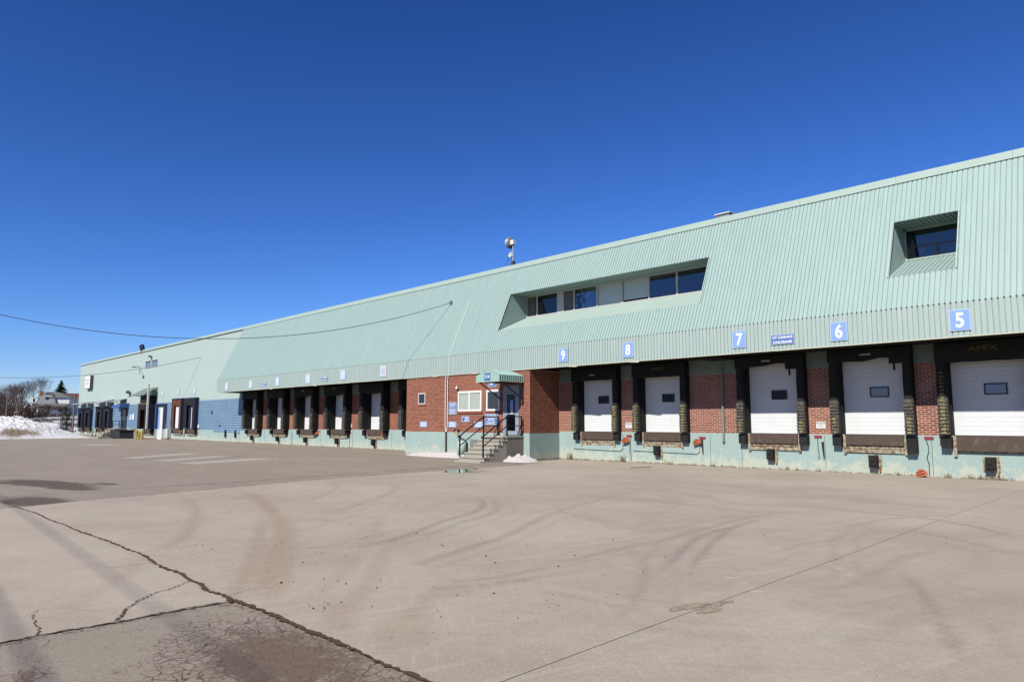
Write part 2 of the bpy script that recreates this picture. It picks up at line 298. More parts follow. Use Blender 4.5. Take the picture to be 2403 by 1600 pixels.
MT['field'] = field_material()

# ---------------------------------------------------------------- mesh helpers
WL = {}
def gz(x):
    return float(np.interp(x, [-112, -98, -80, -60, -20, -3], [-0.5, -0.32, -0.1, -0.06, 0.0, 0.04]))
class MB:
    def __init__(s): s.v = []; s.f = []
    def add(s, vs, fs):
        n = len(s.v); s.v += [tuple(p) for p in vs]; s.f += [tuple(i + n for i in f) for f in fs]; return s
    def box(s, x0, x1, y0, y1, z0, z1):
        return s.add([(x0, y0, z0), (x1, y0, z0), (x1, y1, z0), (x0, y1, z0), (x0, y0, z1), (x1, y0, z1), (x1, y1, z1), (x0, y1, z1)],
                     [(0, 3, 2, 1), (4, 5, 6, 7), (0, 1, 5, 4), (1, 2, 6, 5), (2, 3, 7, 6), (3, 0, 4, 7)])
    def quad(s, a, b, c, d): return s.add([a, b, c, d], [(0, 1, 2, 3)])
    def prism(s, poly, vec):
        n = len(poly); v = Vector(vec)
        vs = list(poly) + [tuple(Vector(p) + v) for p in poly]
        return s.add(vs, [tuple(range(n))[::-1], tuple(range(n, 2 * n))] + [(i, (i + 1) % n, (i + 1) % n + n, i + n) for i in range(n)])
    def tube(s, pts, r, n=8, r2=None, cap=True):
        pts = [Vector(p) for p in pts]; k = len(pts); rings = []
        for i, p in enumerate(pts):
            d = (pts[min(i + 1, k - 1)] - pts[max(i - 1, 0)]).normalized()
            up = Vector((0, 0, 1)) if abs(d.z) < 0.9 else Vector((1, 0, 0))
            a = d.cross(up).normalized(); b = d.cross(a)
            rr = r if r2 is None else r + (r2 - r) * i / (k - 1)
            rings.append([tuple(p + (a * math.cos(t) + b * math.sin(t)) * rr) for t in [2 * math.pi * j / n for j in range(n)]])
        vs = [q for ring in rings for q in ring]; fs = []
        for i in range(k - 1):
            for j in range(n): fs.append((i * n + j, i * n + (j + 1) % n, (i + 1) * n + (j + 1) % n, (i + 1) * n + j))
        if cap: fs += [tuple(range(n))[::-1], tuple(range((k - 1) * n, k * n))]
        return s.add(vs, fs)
    def bar(s, a, b, w, h=None):
        h = h or w; a = Vector(a); b = Vector(b); d = (b - a).normalized()
        up = Vector((0, 0, 1)) if abs(d.z) < 0.95 else Vector((1, 0, 0))
        x = d.cross(up).normalized() * w / 2; y = x.cross(d).normalized() * h / 2
        vs = [a - x - y, a + x - y, a + x + y, a - x + y, b - x - y, b + x - y, b + x + y, b - x + y]
        return s.add(vs, [(0, 3, 2, 1), (4, 5, 6, 7), (0, 1, 5, 4), (1, 2, 6, 5), (2, 3, 7, 6), (3, 0, 4, 7)])
    def corr(s, o, u, v, n, U, V, pitch, prof, spans=None):
        """ribbed sheet: ribs run along v; prof = [(fraction of pitch, height along n)]"""
        o = Vector(o); u = Vector(u).normalized(); v = Vector(v).normalized(); n = Vector(n).normalized()
        pts = []; k = 0
        while k * pitch < U:
            for fr, h in prof:
                x = (k + fr) * pitch
                if x < U: pts.append((x, h))
            k += 1
        pts.append((U, pts[-1][1]))
        for (xa, ha), (xb, hb) in zip(pts, pts[1:]):
            if xb - xa < 1e-6: continue
            for va, vb in (spans((xa + xb) / 2) if spans else [(0, V)]):
                a = o + u * xa + n * ha; b = o + u * xb + n * hb
                s.quad(a + v * va, b + v * va, b + v * vb, a + v * vb)
        return s
    def mesh(s, name, mat, off=(0, 0, 0), smooth=False):
        me = bpy.data.meshes.new(name)
        vs = [(a - off[0], b - off[1], c - off[2]) for a, b, c in s.v]
        me.from_pydata(vs, [], s.f); me.materials.append(MT[mat] if isinstance(mat, str) else mat)
        if smooth: me.polygons.foreach_set('use_smooth', [True] * len(me.polygons))
        me.update(); return me
    def build(s, name, mat, parent=None, smooth=False, **props):
        off = WL.get(parent.name, (0, 0, 0)) if parent else (0, 0, 0)
        return link(name, s.mesh(name, mat, off, smooth), parent, **props)
def link(name, me, parent=None, loc=None, **props):
    """loc is a world position"""
    o = bpy.data.objects.new(name, me); scene.collection.objects.link(o)
    pw = WL.get(parent.name, (0, 0, 0)) if parent else (0, 0, 0)
    if parent: o.parent = parent
    w = loc if loc is not None else pw
    o.location = tuple(w[i] - pw[i] for i in range(3)) if (parent or loc is not None) else (0, 0, 0)
    WL[o.name] = tuple(w)
    for k, v in props.items(): o[k] = v
    return o
def thing(name, label, cat, loc, group=None):
    o = link(name, None, None, loc); o.empty_display_size = 0.2
    o['label'] = label; o['category'] = cat
    if group: o['group'] = group
    return o
def single(mb, name, mat, label, cat, loc, group=None, smooth=False):
    me = mb.mesh(name, mat, loc, smooth); o = link(name, me, None, loc); o['label'] = label; o['category'] = cat
    if group: o['group'] = group
    return o
_tc = {}
def text_mesh(s, size, mat, bold=0.0, xs=1.0):
    """flat lettering facing -Y, centred on the origin"""
    key = (s, size, mat, bold, xs)
    if key in _tc: return _tc[key]
    cu = bpy.data.curves.new('lettering', 'FONT'); cu.body = s; cu.size = size; cu.align_x = 'CENTER'; cu.align_y = 'CENTER'
    cu.offset = bold; cu.extrude = 0.0015; cu.resolution_u = 3
    ob = bpy.data.objects.new('lettering_tmp', cu); scene.collection.objects.link(ob)
    bpy.context.view_layer.update()
    me = bpy.data.meshes.new_from_object(ob.evaluated_get(bpy.context.evaluated_depsgraph_get()))
    bpy.data.objects.remove(ob); bpy.data.curves.remove(cu)
    n = len(me.vertices); co = np.empty(n * 3); me.vertices.foreach_get('co', co); co = co.reshape(-1, 3)
    ym = (co[:, 1].max() + co[:, 1].min()) / 2 if n else 0
    new = np.stack([co[:, 0] * xs, -co[:, 2], co[:, 1] - ym], 1); me.vertices.foreach_set('co', new.ravel())
    me.materials.clear(); me.materials.append(MT[mat]); me.update(); me.name = 'lettering'; _tc[key] = me; return me

# ---------------------------------------------------------------- pavement
MARKS = {'mud':[([(-18.74,6.11),(-17.25,5.92),(-15.07,5.34),(-13.51,4.74)],0.25,0.6),([(-16.74,5.92),(-14.64,5.38),(-12.66,4.68),(-10.64,3.8),(-10.08,3.43),(-9.45,2.93)],0.3,0.8),([(-17.57,7.28),(-15.26,6.92),(-12.08,5.86),(-10.06,5.02),(-8.3,4.09),(-7.12,3.41),(-6.14,2.87)],0.45,1.0),([(-12.69,5.89),(-9.6,4.45),(-7.65,3.43),(-6.71,2.87),(-6.56,2.77)],0.3,0.8),([(-9.45,2.93),(-8.18,2.24),(-7.53,1.79),(-6.79,1.45)],0.25,0.4),([(-12.83,6.45),(-9.29,4.77),(-7.67,3.9),(-6.72,3.32),(-6.08,2.86)],0.3,0.8),([(-5.84,3.49),(-5.29,3.16),(-4.92,2.97)],0.35,0.7),([(-5.17,3.63),(-4.47,3.09),(-4.21,2.86)],0.3,0.35),([(-11.4,5.95),(-9.25,6.06),(-6.18,4.92),(-4.75,4.05)],0.4,0.3),([(-5.0,3.8),(-4.47,3.37),(-4.18,3.12)],0.4,0.5)],'dark':[([(-16.28,11.27),(-14.92,10.59),(-13.17,9.03),(-12.26,7.78),(-11.33,6.62)],0.35,0.5),([(-17.96,10.35),(-16.02,9.47),(-14.2,7.99),(-13.12,6.91)],0.3,0.5),([(-11.77,10.45),(-10.49,9.56),(-9.68,8.6),(-9.12,7.41),(-8.22,5.85),(-8.07,4.94)],0.2,0.9),([(-11.24,10.51),(-9.73,9.23),(-9.08,8.29),(-8.79,7.49),(-8.29,6.58),(-8.14,5.74)],0.2,0.7),([(-8.49,9.48),(-7.94,8.35),(-7.26,7.02),(-6.96,6.07),(-6.71,5.28),(-6.58,4.76)],0.25,0.7),([(-5.42,6.05),(-5.44,5.21),(-5.58,4.87),(-5.69,4.65)],0.15,0.6),([(-5.09,5.68),(-5.26,5.04),(-5.42,4.63),(-5.55,4.21)],0.2,0.5),([(-7.37,7.28),(-8.22,8.85),(-8.63,9.83),(-9.04,11.08),(-9.45,12.64),(-9.54,13.94)],0.25,0.5),([(-5.64,5.57),(-5.48,6.43),(-5.5,7.34),(-5.46,8.32),(-5.56,9.7),(-5.69,10.91),(-5.61,12.16),(-5.27,12.93)],0.2,0.6),([(-5.43,5.36),(-5.32,6.23),(-5.25,7.32),(-5.15,7.49)],0.12,0.5),([(-4.33,6.57),(-4.65,7.39),(-5.14,8.64),(-5.33,9.53),(-5.37,10.53),(-5.49,11.61)],0.16,1.0),([(-4.15,6.86),(-4.53,7.78),(-4.98,8.97),(-5.28,9.98),(-5.51,11.09)],0.14,1.0),([(-11.8,11.66),(-9.92,12.16),(-8.11,12.38),(-6.33,12.16),(-5.47,12.16)],0.2,0.8),([(-10.71,14.33),(-8.85,14.15),(-6.89,13.24),(-5.53,13.59)],0.2,0.7),([(-11.31,16.53),(-9.03,16.59),(-6.93,17.07)],0.2,0.7),([(-12.93,14.55),(-10.65,15.57),(-7.71,14.84),(-6.15,15.13)],0.2,0.5),([(-15.75,15.57),(-11.59,16.96),(-6.52,16.04)],0.2,0.4),([(-5.17,7.4),(-4.44,6.46),(-4.12,5.93),(-3.75,5.21),(-3.55,4.72)],0.14,0.6),([(-4.81,5.06),(-4.36,5.11),(-3.69,5.13),(-3.41,5.16)],0.2,0.4),([(-10.24,11.41),(-8.63,9.83),(-7.07,9.04),(-6.58,8.67)],0.1,0.6),([(-3.5,4.65),(-2.95,4.88),(-2.46,5.12)],0.25,0.3),([(-8.36,9.81),(-6.37,8.88),(-5.81,8.85)],0.2,0.3),([(-7.06,15.05),(-5.67,15.62),(-4.15,15.32),(-2.35,14.78)],0.2,0.7),([(-6.38,13.58),(-5.21,13.6),(-4.4,13.53),(-3.66,13.46),(-2.66,12.84),(-1.91,11.9)],0.2,0.9),([(-8.0,17.06),(-5.52,17.05),(-2.66,16.82)],0.2,0.6),([(-4.16,11.11),(-4.02,12.35),(-3.75,13.37),(-3.34,14.04)],0.2,0.6),([(-3.95,8.35),(-3.96,9.5),(-3.8,10.0),(-3.92,11.35)],0.15,0.6),([(-3.8,10.0),(-3.44,9.14),(-3.13,8.44)],0.15,0.4),([(-2.58,8.66),(-2.18,7.89),(-1.75,6.83),(-1.51,6.23),(-1.27,5.5)],0.16,0.7),([(-1.68,10.39),(-2.11,10.92),(-2.73,11.41),(-3.43,11.84)],0.3,0.5),([(-2.9,6.9),(-2.65,7.59),(-2.73,9.34),(-2.5,10.38)],0.25,0.4),([(-1.97,5.29),(-1.89,6.39),(-1.37,8.29)],0.4,0.3),([(-2.89,6.37),(-2.42,6.55),(-1.99,7.66)],0.3,0.3)],'light':[([(-3.43,8.63),(-3.08,8.26),(-2.77,7.85)],0.03,1.0),([(-3.14,9.05),(-2.87,9.06)],0.04,0.9),([(-2.13,5.51),(-1.85,5.23),(-1.66,5.06)],0.02,0.8),([(-4.26,7.3),(-3.71,6.9),(-3.28,6.61)],0.015,0.8),([(-3.71,7.0),(-3.28,6.61),(-2.78,6.19)],0.015,0.8),([(-6.46,6.38),(-5.97,7.63),(-5.72,9.54)],0.1,0.4),([(-10.71,6.35),(-9.26,7.01),(-7.69,8.59)],0.06,0.5),([(-7.65,5.88),(-6.12,4.98),(-5.43,4.61)],0.015,0.6),([(-5.13,6.66),(-4.44,6.46),(-4.15,6.45)],0.04,0.5),([(-3.14,9.05),(-2.19,9.05)],0.1,0.3),([(-2.32,6.08),(-2.07,6.04),(-1.9,6.15)],0.1,0.35),([(-7.09,7.01),(-6.2,9.05)],0.06,0.5)]}
def _twin(st):
    out = []
    for pts, w, s in st:
        P = np.array(pts, float); d = np.gradient(P, axis=0); n = np.stack([-d[:, 1], d[:, 0]], 1); n /= (np.linalg.norm(n, axis=1, keepdims=True) + 1e-9)
        out += [(pts, w, s), ([tuple(q) for q in P + n * .34], w * .55, s * .55), ([tuple(q) for q in P - n * 1.75], w * .7, s * .35)]
    return out
def catmull(pts, n=10):
    P = [np.array(p, float) for p in pts]; P = [2 * P[0] - P[1]] + P + [2 * P[-1] - P[-2]]; out = []
    for i in range(1, len(P) - 2):
        for t in np.linspace(0, 1, n, endpoint=False):
            a, b, c, d = P[i - 1:i + 3]
            out.append(0.5 * (2 * b + (c - a) * t + (2 * a - 5 * b + 4 * c - d) * t ** 2 + (3 * b - a - 3 * c + d) * t ** 3))
    out.append(P[-2]); return np.array(out)
def stroke_mask(X, Y, strokes, ends=True):
    m = np.zeros_like(X)
    for pts, w, s in strokes:
        L = catmull(pts); lo = L.min(0) - w * 2; hi = L.max(0) + w * 2
        sel = (X > lo[0]) & (X < hi[0]) & (Y > lo[1]) & (Y < hi[1])
        if not sel.any(): continue
        x = X[sel]; y = Y[sel]; best = np.full(x.shape, 1e9); tt = np.zeros_like(x)
        for i in range(len(L) - 1):
            a = L[i]; d = L[i + 1] - a; l2 = (d @ d) + 1e-9
            t = np.clip(((x - a[0]) * d[0] + (y - a[1]) * d[1]) / l2, 0, 1)
            q = np.hypot(x - a[0] - t * d[0], y - a[1] - t * d[1]); u = q < best
            best[u] = q[u]; tt[u] = (i + t[u]) / (len(L) - 1)
        w = w * .72; fall = np.clip(1.35 - best / (w * 0.5) * 0.95, 0, 1); fall = fall * fall * (3 - 2 * fall)
        if ends: fall *= np.clip(tt * 6, 0, 1) * np.clip((1 - tt) * 6, 0, 1)
        m[sel] = np.maximum(m[sel], fall * s)
    return m
def blobs(X, Y, L):
    m = np.zeros_like(X)
    for cx, cy, rx, ry, a, s in L:
        dx = X - cx; dy = Y - cy; u = dx * math.cos(a) + dy * math.sin(a); v = -dx * math.sin(a) + dy * math.cos(a)
        m = np.maximum(m, s * np.clip(1.5 - np.sqrt((u / rx) ** 2 + (v / ry) ** 2), 0, 1))
    return m
def pavement(name, xs, ys, mat, z=0.0, clampx=None, strokes=None, darkf=None, wet=None):
    X, Y = np.meshgrid(np.array(xs), np.array(ys)); X = X.copy()
    if clampx: X = clampx(X, Y)
    nx, ny = len(xs), len(ys)
    Z = np.interp(X, [-112, -98, -80, -60, -20, -3], [-0.5, -0.32, -0.1, -0.06, 0.0, 0.04]) + z
    Z = Z + 0.006 * np.sin(X * 0.9 + 1) * np.cos(Y * 0.7)
    me = bpy.data.meshes.new(name)
    idx = np.arange(nx * ny).reshape(ny, nx)
    q = np.stack([idx[:-1, :-1], idx[:-1, 1:], idx[1:, 1:], idx[1:, :-1]], -1).reshape(-1, 4)
    xf = X.ravel(); yf = Y.ravel()
    wid = np.maximum(np.abs(xf[q[:, 1]] - xf[q[:, 0]]), np.abs(xf[q[:, 2]] - xf[q[:, 3]])); q = q[wid > 1e-5]
    me.vertices.add(nx * ny); me.vertices.foreach_set('co', np.stack([xf, yf, Z.ravel()], 1).ravel())
    me.loops.add(q.size); me.loops.foreach_set('vertex_index', q.ravel().astype(np.int32))
    me.polygons.add(len(q)); me.polygons.foreach_set('loop_start', (np.arange(len(q)) * 4).astype(np.int32))
    me.polygons.foreach_set('loop_total', np.full(len(q), 4, np.int32))
    me.materials.append(MT[mat]); me.update(calc_edges=True); me.validate()
    vals = {'dark': np.zeros_like(xf), 'mud': np.zeros_like(xf), 'light': np.zeros_like(xf), 'wet': np.zeros_like(xf)}
    if strokes:
        for k in ('dark', 'mud', 'light'): vals[k] = stroke_mask(xf, yf, strokes[k])
    if darkf: vals['dark'] = np.maximum(vals['dark'], darkf(xf, yf))
    if wet: vals['wet'] = blobs(xf, yf, wet)
    for k, v in vals.items():
        a = me.attributes.new(k, 'FLOAT', 'POINT'); a.data.foreach_set('value', v.astype(np.float32))
    o = link(name, me); o['kind'] = 'structure'; return o
def steps(*segs):
    out = []
    for a, b, s in segs:
        n = max(1, int(round((b - a) / s))); out += list(np.linspace(a, b, n, endpoint=False))
    out.append(segs[-1][1]); return out
MARKS['dark'] = _twin(MARKS['dark'])
MARKS['mud'] += [([(-5.6, 4.6), (-4.9, 3.6), (-4.4, 2.9)], .3, .6), ([(-8.5, 6.0), (-6.6, 4.4), (-5.4, 3.3), (-5.0, 2.85)], .3, .5), ([(-11, 7.5), (-8.5, 5.6), (-6.9, 4.2), (-5.9, 3.2)], .28, .4)]
EDGE = ([-40, 2.5, 4.2, 9.5, 15.2, 18, 21.6, 24], [-16.2, -16.5, -17.0, -18.25, -18.75, -18.85, -20.2, -20.5])
edgex = lambda Y: np.interp(Y, EDGE[0], EDGE[1])
xs_w = steps((-21, -14, .14), (-14, -6.48, .075))
xs_m = steps((-21, -14, .14), (-14, -3.274, .07))
ys_n = steps((2.815, 9, .07), (9, 16, .11), (16, 23.62, .16))
clamp_e = lambda X, Y: np.maximum(X, edgex(Y))
pavement('concrete_pavement', xs_m, ys_n, 'concrete', 0, clamp_e, MARKS, wet=[(-17.9, 15.5, 1.0, 1.3, .2, .5), (-19.3, 19.4, .7, 2.2, .1, .55), (-20.2, 21.2, .8, .8, 0, .5)])
pavement('concrete_pavement', steps((-3.266, 1.5, .07), (1.5, 12, .6), (12, 40, 4)), ys_n, 'concrete', 0, None, MARKS)
pavement('concrete_pavement', xs_w, steps((-40, -3, 4), (-3, .5, .4), (.5, 2.812, .08)), 'concrete', 0, clamp_e, MARKS)
def patch_dark(X, Y):
    a = np.clip(1.1 - np.hypot((X + 4.7) / 1.3, (Y - 2.35) / 0.75), 0, 1)
    b = np.clip(1.0 - np.hypot((X + 3.8) / 1.2, (Y - 2.4) / 0.7), 0, 1)
    e = np.clip(0.75 - np.abs(Y - 2.79) / 0.10, 0, 1); d = np.clip(0.8 - np.hypot((X + 5.5) / .35, (Y - 1.0) / .25), 0, 1)
    g = np.clip(0.6 - np.abs(X + 6.45) / 0.12, 0, 1)
    return np.clip(np.maximum.reduce([a * 1.1, b * .9, e * .8, d, g * .6]), 0, 1)
pavement('asphalt_patch', steps((-6.479, -2.5, .06), (-2.5, 2, .2), (2, 40, 4)), steps((-40, -4, 4), (-4, .5, .3), (.5, 2.812, .06)), 'patch', -0.005, None, None, patch_dark)
WET = [(-22.6, 4.3, 2.6, .7, .25, .95), (-20.6, 4.5, 1.2, .4, .3, .9), (-21.3, 5.5, .6, .22, .3, .9), (-17.6, 3.2, 1.5, .65, .1, .9), (-24.2, 3.4, 2.2, .14, .2, .8), (-27.3, 5.2, 1.0, .10, 1.2, .55), (-19.2, 8, .25, 4.5, .1, .28), (-19.5, 16, .35, 5, .05, .35), (-20.6, 20.8, .9, 1.4, .3, .6), (-21.5, 18.6, 2.0, .3, .2, .4), (-24, 20.4, 2.5, .4, 0, .5), (-35.5, 8.2, 1.4, .12, .5, .5), (-45, 14, 5, .25, .1, .5), (-58, 18.5, 9, .18, .1, .45), (-33, 20.6, 2.4, .12, 0, .5), (-37.5, 21.8, 3, .16, 0, .5)]
pavement('asphalt_pavement', steps((-118, -60, 2), (-60, -32, .5), (-32, -16, .16)), steps((-40, 0, 3), (0, 14, .14), (14, 23.62, .3)), 'asphalt', -0.010,
         lambda X, Y: np.minimum(X, edgex(Y) - 0.012), None, None, WET)
# base ground sheet out to the horizon, with the rising snowy land beyond the yard
def terrain(x, y):
    z = np.interp(x, [-900, -280, -222, -200, -150, -118, -98, -80, -60, -20, -3], [9, 5.0, 3.4, 2.8, 1.25, -0.45, -0.36, -0.14, -0.10, -0.045, -0.005])
    return float(z)
gm = MB(); gx = [-1500, -900, -500, -280, -222, -200, -170, -150, -130, -118, -98, -80, -60, -20, -3, 60, 400, 1500]; gy = [-1500, -300, -60, 0, 30, 60, 120, 300, 1500]
for i in range(len(gx)):
    for y in gy: gm.v.append((gx[i], y, terrain(gx[i], y)))
for i in range(len(gx) - 1):
    for j in range(len(gy) - 1):
        a = i * len(gy) + j; gm.f.append((a, a + len(gy), a + len(gy) + 1, a + 1))
gm.build('ground', 'ground', kind='structure')
fm = MB(); fxs = list(np.linspace(-119, -330, 60)); fys = list(np.linspace(-60, 150, 60))
for x in fxs:
    for y in fys: fm.v.append((x, y, terrain(x, y) + 0.04 + 0.12 * math.sin(x * .21 + y * .13) * math.cos(y * .17)))
for i in range(59):
    for j in range(59):
        a = i * 60 + j; fm.f.append((a, a + 1, a + 61, a + 60))
fm.build('snowy_field', 'field', smooth=True, kind='structure')
# pale concrete landing strips let into the asphalt
for poly in ([(-30.0, 10.4), (-28.65, 10.75), (-30.5, 14.9), (-31.6, 14.3)], [(-32.9, 10.2), (-31.7, 10.66), (-34.0, 14.42), (-35.0, 13.7)], [(-36.3, 9.9), (-35.3, 10.5), (-38.3, 14.37), (-39.6, 13.8)], [(-60.3, 13.3), (-56.9, 14.3), (-58.6, 16.1), (-61.5, 15.0)], [(-27.2, 13.2), (-27.0, 13.2), (-28.4, 16.8), (-28.6, 16.8)]):
    MB().prism([(x, y, gz(x) - 0.03) for x, y in poly], (0, 0, 0.026)).build('concrete_strip', 'strip', kind='structure')
# jagged cracks: thin dirt-filled ribbons
def ribbon(pts, w0, w1, seed, z=0.008, n=14):
    rr = random.Random(seed); L = catmull(pts, n); m = MB(); k = len(L); prev = None
    for i, p in enumerate(L):
        d = L[min(i + 1, k - 1)] - L[max(i - 1, 0)]; d = d / (np.hypot(*d) + 1e-9); nn = np.array([-d[1], d[0]])
        w = (w0 + (w1 - w0) * i / (k - 1)) * rr.uniform(0.25, 1.6); j = nn * rr.uniform(-1, 1) * 0.014
        a = p + j + nn * w / 2; b = p + j - nn * w / 2
        cur = ((a[0], a[1], gz(a[0]) + z), (b[0], b[1], gz(b[0]) + z))
        if prev: m.quad(prev[0], prev[1], cur[1], cur[0])
        prev = cur
    return m
ribbon([(-18.31, 2.7), (-17.13, 2.7), (-16.0, 2.74), (-15.14, 2.79), (-13.9, 2.77), (-13.19, 2.82), (-12.48, 2.80), (-11.4, 2.85), (-10.65, 2.87), (-10.03, 2.87), (-9.5, 2.89), (-9.03, 2.85), (-8.5, 2.81), (-8.0, 2.84), (-7.6, 2.79), (-7.34, 2.80), (-7.1, 2.75), (-6.88, 2.76), (-6.65, 2.78), (-6.4, 2.73)], .024, .046, 1).build('pavement_crack', 'crack', kind='structure')
ribbon([(-6.48, 2.78), (-5.9, 2.81), (-5.3, 2.80), (-4.7, 2.82), (-4.1, 2.80), (-3.5, 2.82), (-2.6, 2.81)], .05, .036, 2, .008).build('pavement_crack', 'crack', kind='structure')
ribbon([(-6.46, 2.8), (-6.49, 2.3), (-6.46, 1.8), (-6.49, 1.3), (-6.46, .8), (-6.47, 0.2)], .022, .012, 3, .008).build('pavement_crack', 'crack', kind='structure')
ribbon([(-7.59, 2.79), (-7.38, 2.55), (-7.29, 2.37), (-7.13, 2.19), (-6.99, 2.09), (-6.82, 1.96), (-6.62, 1.88), (-6.5, 1.8)], .01, .02, 4).build('pavement_crack', 'crack', kind='structure')
MB().prism([(-6.62, 1.78, .02), (-6.52, 1.74, .02), (-6.50, 1.93, .02), (-6.58, 2.0, .02), (-6.64, 1.9, .02)], (0, 0, .004)).build('pavement_crack', 'crack', kind='structure')
ribbon([(-6.5, 1.27), (-6.77, 1.31), (-7.16, 1.34), (-7.35, 1.43)], .014, .004, 5).build('pavement_crack', 'crack', kind='structure')
ribbon([(-6.65, 2.78), (-6.75, 3.0), (-6.73, 3.3)], .008, .003, 6).build('pavement_crack', 'crack', kind='structure')
ribbon([(-8.83, 2.82), (-8.86, 2.58), (-8.87, 2.3)], .008, .004, 7).build('pavement_crack', 'crack', kind='structure')
ribbon([(-19.0, 1.8), (-19.3, 6.3), (-19.2, 8.6), (-19.7, 12.2), (-19.9, 16.5), (-20.3, 19.5), (-21, 21)], .035, .05, 8, .004).build('pavement_crack', 'crack', kind='structure')
ribbon([(x_, y_) for y_, x_ in zip([2.6, 4.2, 6.5, 9.5, 12.5, 15.2, 18, 20], [float(edgex(v)) for v in [2.6, 4.2, 6.5, 9.5, 12.5, 15.2, 18, 20]])], .03, .045, 9, .006).build('pavement_crack', 'crack', kind='structure')
sm = simple('oily_stain', (0.33, 0.26, 0.19), 0.8, 0.2, var=0.2, scale=14, col2=(0.42, 0.36, 0.28), lo=0.48, hi=0.6); MT['oil'] = sm
rr = random.Random(77)
for poly in ([(-3.42, 5.31), (-3.46, 5.42), (-3.45, 5.55), (-3.40, 5.66), (-3.32, 5.80), (-3.285, 5.7), (-3.3, 5.52), (-3.345, 5.42), (-3.37, 5.3)], [(-3.20, 5.40), (-3.255, 5.52), (-3.25, 5.75), (-3.2, 5.90), (-3.17, 5.74), (-3.11, 5.66), (-3.13, 5.50), (-3.17, 5.42)], [(-3.25, 5.86), (-3.24, 5.96), (-3.19, 6.02), (-3.16, 5.95)]):
    L = catmull(poly + [poly[0]], 7); MB().add([(p_[0] + rr.gauss(0, .006), p_[1] + rr.gauss(0, .010), gz(p_[0]) + .008) for p_ in L[:-1]], [tuple(range(len(L) - 1))]).build('oil_stain', 'oil', kind='structure')

# shallow meltwater puddle at the slab edge
_pm2 = Mat('meltwater', 0.04, 0.6); _pm2.color((0.06, 0.055, 0.05)); MT['water'] = _pm2.m
L = catmull([(-18.3, 14.8), (-18.62, 15.5), (-18.6, 16.6), (-18.3, 16.4), (-17.8, 15.6), (-16.9, 15.25), (-17.3, 14.9), (-17.9, 14.6), (-18.3, 14.8)], 6)
MB().add([(p_[0], p_[1], .012) for p_ in L[:-1]], [tuple(range(len(L) - 1))]).build('puddle', 'water', kind='structure')
# loose grit on the concrete
gr = MB(); rr = random.Random(5)
for i in range(300):
    if i < 190: x = rr.uniform(-11, -4); y = 3.1 + abs(rr.gauss(0, 2.2))
    else: x = rr.uniform(-15, 0); y = rr.uniform(3.5, 20)
    if y > 22 or x < -16: continue
    r = rr.choice((.005, .006, .008, .012)) * rr.uniform(.7, 1.2); z = gz(x) + .004
    a = rr.uniform(0, 6); vs = [(x + r * rr.uniform(.7, 1.5) * math.cos(a + t), y + r * math.sin(a + t), z) for t in (0, 1.3, 2.5, 3.8, 5)] + [(x, y, z + r * .8)]
    gr.add(vs, [(0, 1, 5), (1, 2, 5), (2, 3, 5), (3, 4, 5), (4, 0, 5)])
o = gr.build('loose_grit', 'pebble', kind='stuff'); o['label'] = 'dark bits of grit scattered over the pale concrete yard'

# ---------------------------------------------------------------- brickwork
CR, BL, MJ = 0.0667, 0.2032, 0.019
def brick_field(spans_fn, z0, z1, seed):
    """yield (a, b, z) for every brick along a wall; spans_fn(z) -> open intervals"""
    rr = random.Random(seed); out = []; k = 0; z = z0
    while z + CR <= z1 + .01:
        for s0, s1 in spans_fn(z + CR / 2):
            x = math.floor(s0 / BL) * BL - (BL / 2 if k % 2 else 0)
            while x < s1:
                a = max(x, s0) + MJ / 2; b = min(x + BL, s1) - MJ / 2
                if b - a > .03: out.append((a, b, z + MJ / 2))
                x += BL
        z += CR; k += 1
    return out
def brick_box(m, a, b, z, yf, j=0.0, axis='x', d=0.004):
    h = CR - MJ
    if axis == 'x':
        vs = [(a, yf - d - j, z), (b, yf - d - j, z), (b, yf - d - j, z + h), (a, yf - d - j, z + h), (a, yf + .004, z), (b, yf + .004, z), (b, yf + .004, z + h), (a, yf + .004, z + h)]
        m.add(vs, [(0, 1, 2, 3), (1, 5, 6, 2), (4, 0, 3, 7), (3, 2, 6, 7), (4, 5, 1, 0)])
    else:   # facing +X at x = yf
        vs = [(yf + d + j, a, z), (yf + d + j, b, z), (yf + d + j, b, z + h), (yf + d + j, a, z + h), (yf - .004, a, z), (yf - .004, b, z), (yf - .004, b, z + h), (yf - .004, a, z + h)]
        m.add(vs, [(0, 1, 2, 3), (1, 5, 6, 2), (4, 0, 3, 7), (3, 2, 6, 7), (4, 5, 1, 0)])

# ---------------------------------------------------------------- the warehouse
YA, YF, YB = 23.6, 21.6, 21.65
ZT = 9.42
wh = thing('warehouse', 'long red brick warehouse with sloping mint green ribbed roof front over numbered loading docks', 'warehouse', (-28, 23.6, 0))
def floorz(x): return float(np.interp(x, [-55, -50, -34, -20, -3], [1.06, 1.1, 1.2, 1.24, 1.27]))
DOCKS = {5: -4.34, 6: -7.435, 7: -10.71, 8: -15.25, 9: -18.5, 10: -31.3, 11: -35.47, 12: -39.71, 13: -43.89, 14: -48.07, 15: -52.4}
def dk(n):
    """half opening, pad width, pad depth, header bottom"""
    if n <= 9: return 0.97, 0.25, 0.35, {9: 3.44, 8: 3.44, 7: 3.64, 6: 3.64, 5: 3.40}[n]
    return 1.0, 0.32, 0.50, 3.42
segs = []   # solid wall stretches between the dock openings
def opens(ns): return sorted((DOCKS[n] - dk(n)[0], DOCKS[n] + dk(n)[0]) for n in ns)
cur = -20.76
for a, b in opens([9, 8, 7, 6, 5]): segs.append((cur, a)); cur = b
segs.append((cur, 8.0)); segsR = segs; segsL = []; cur = -55.17
for a, b in opens([15, 14, 13, 12, 11, 10]): segsL.append((cur, a)); cur = b
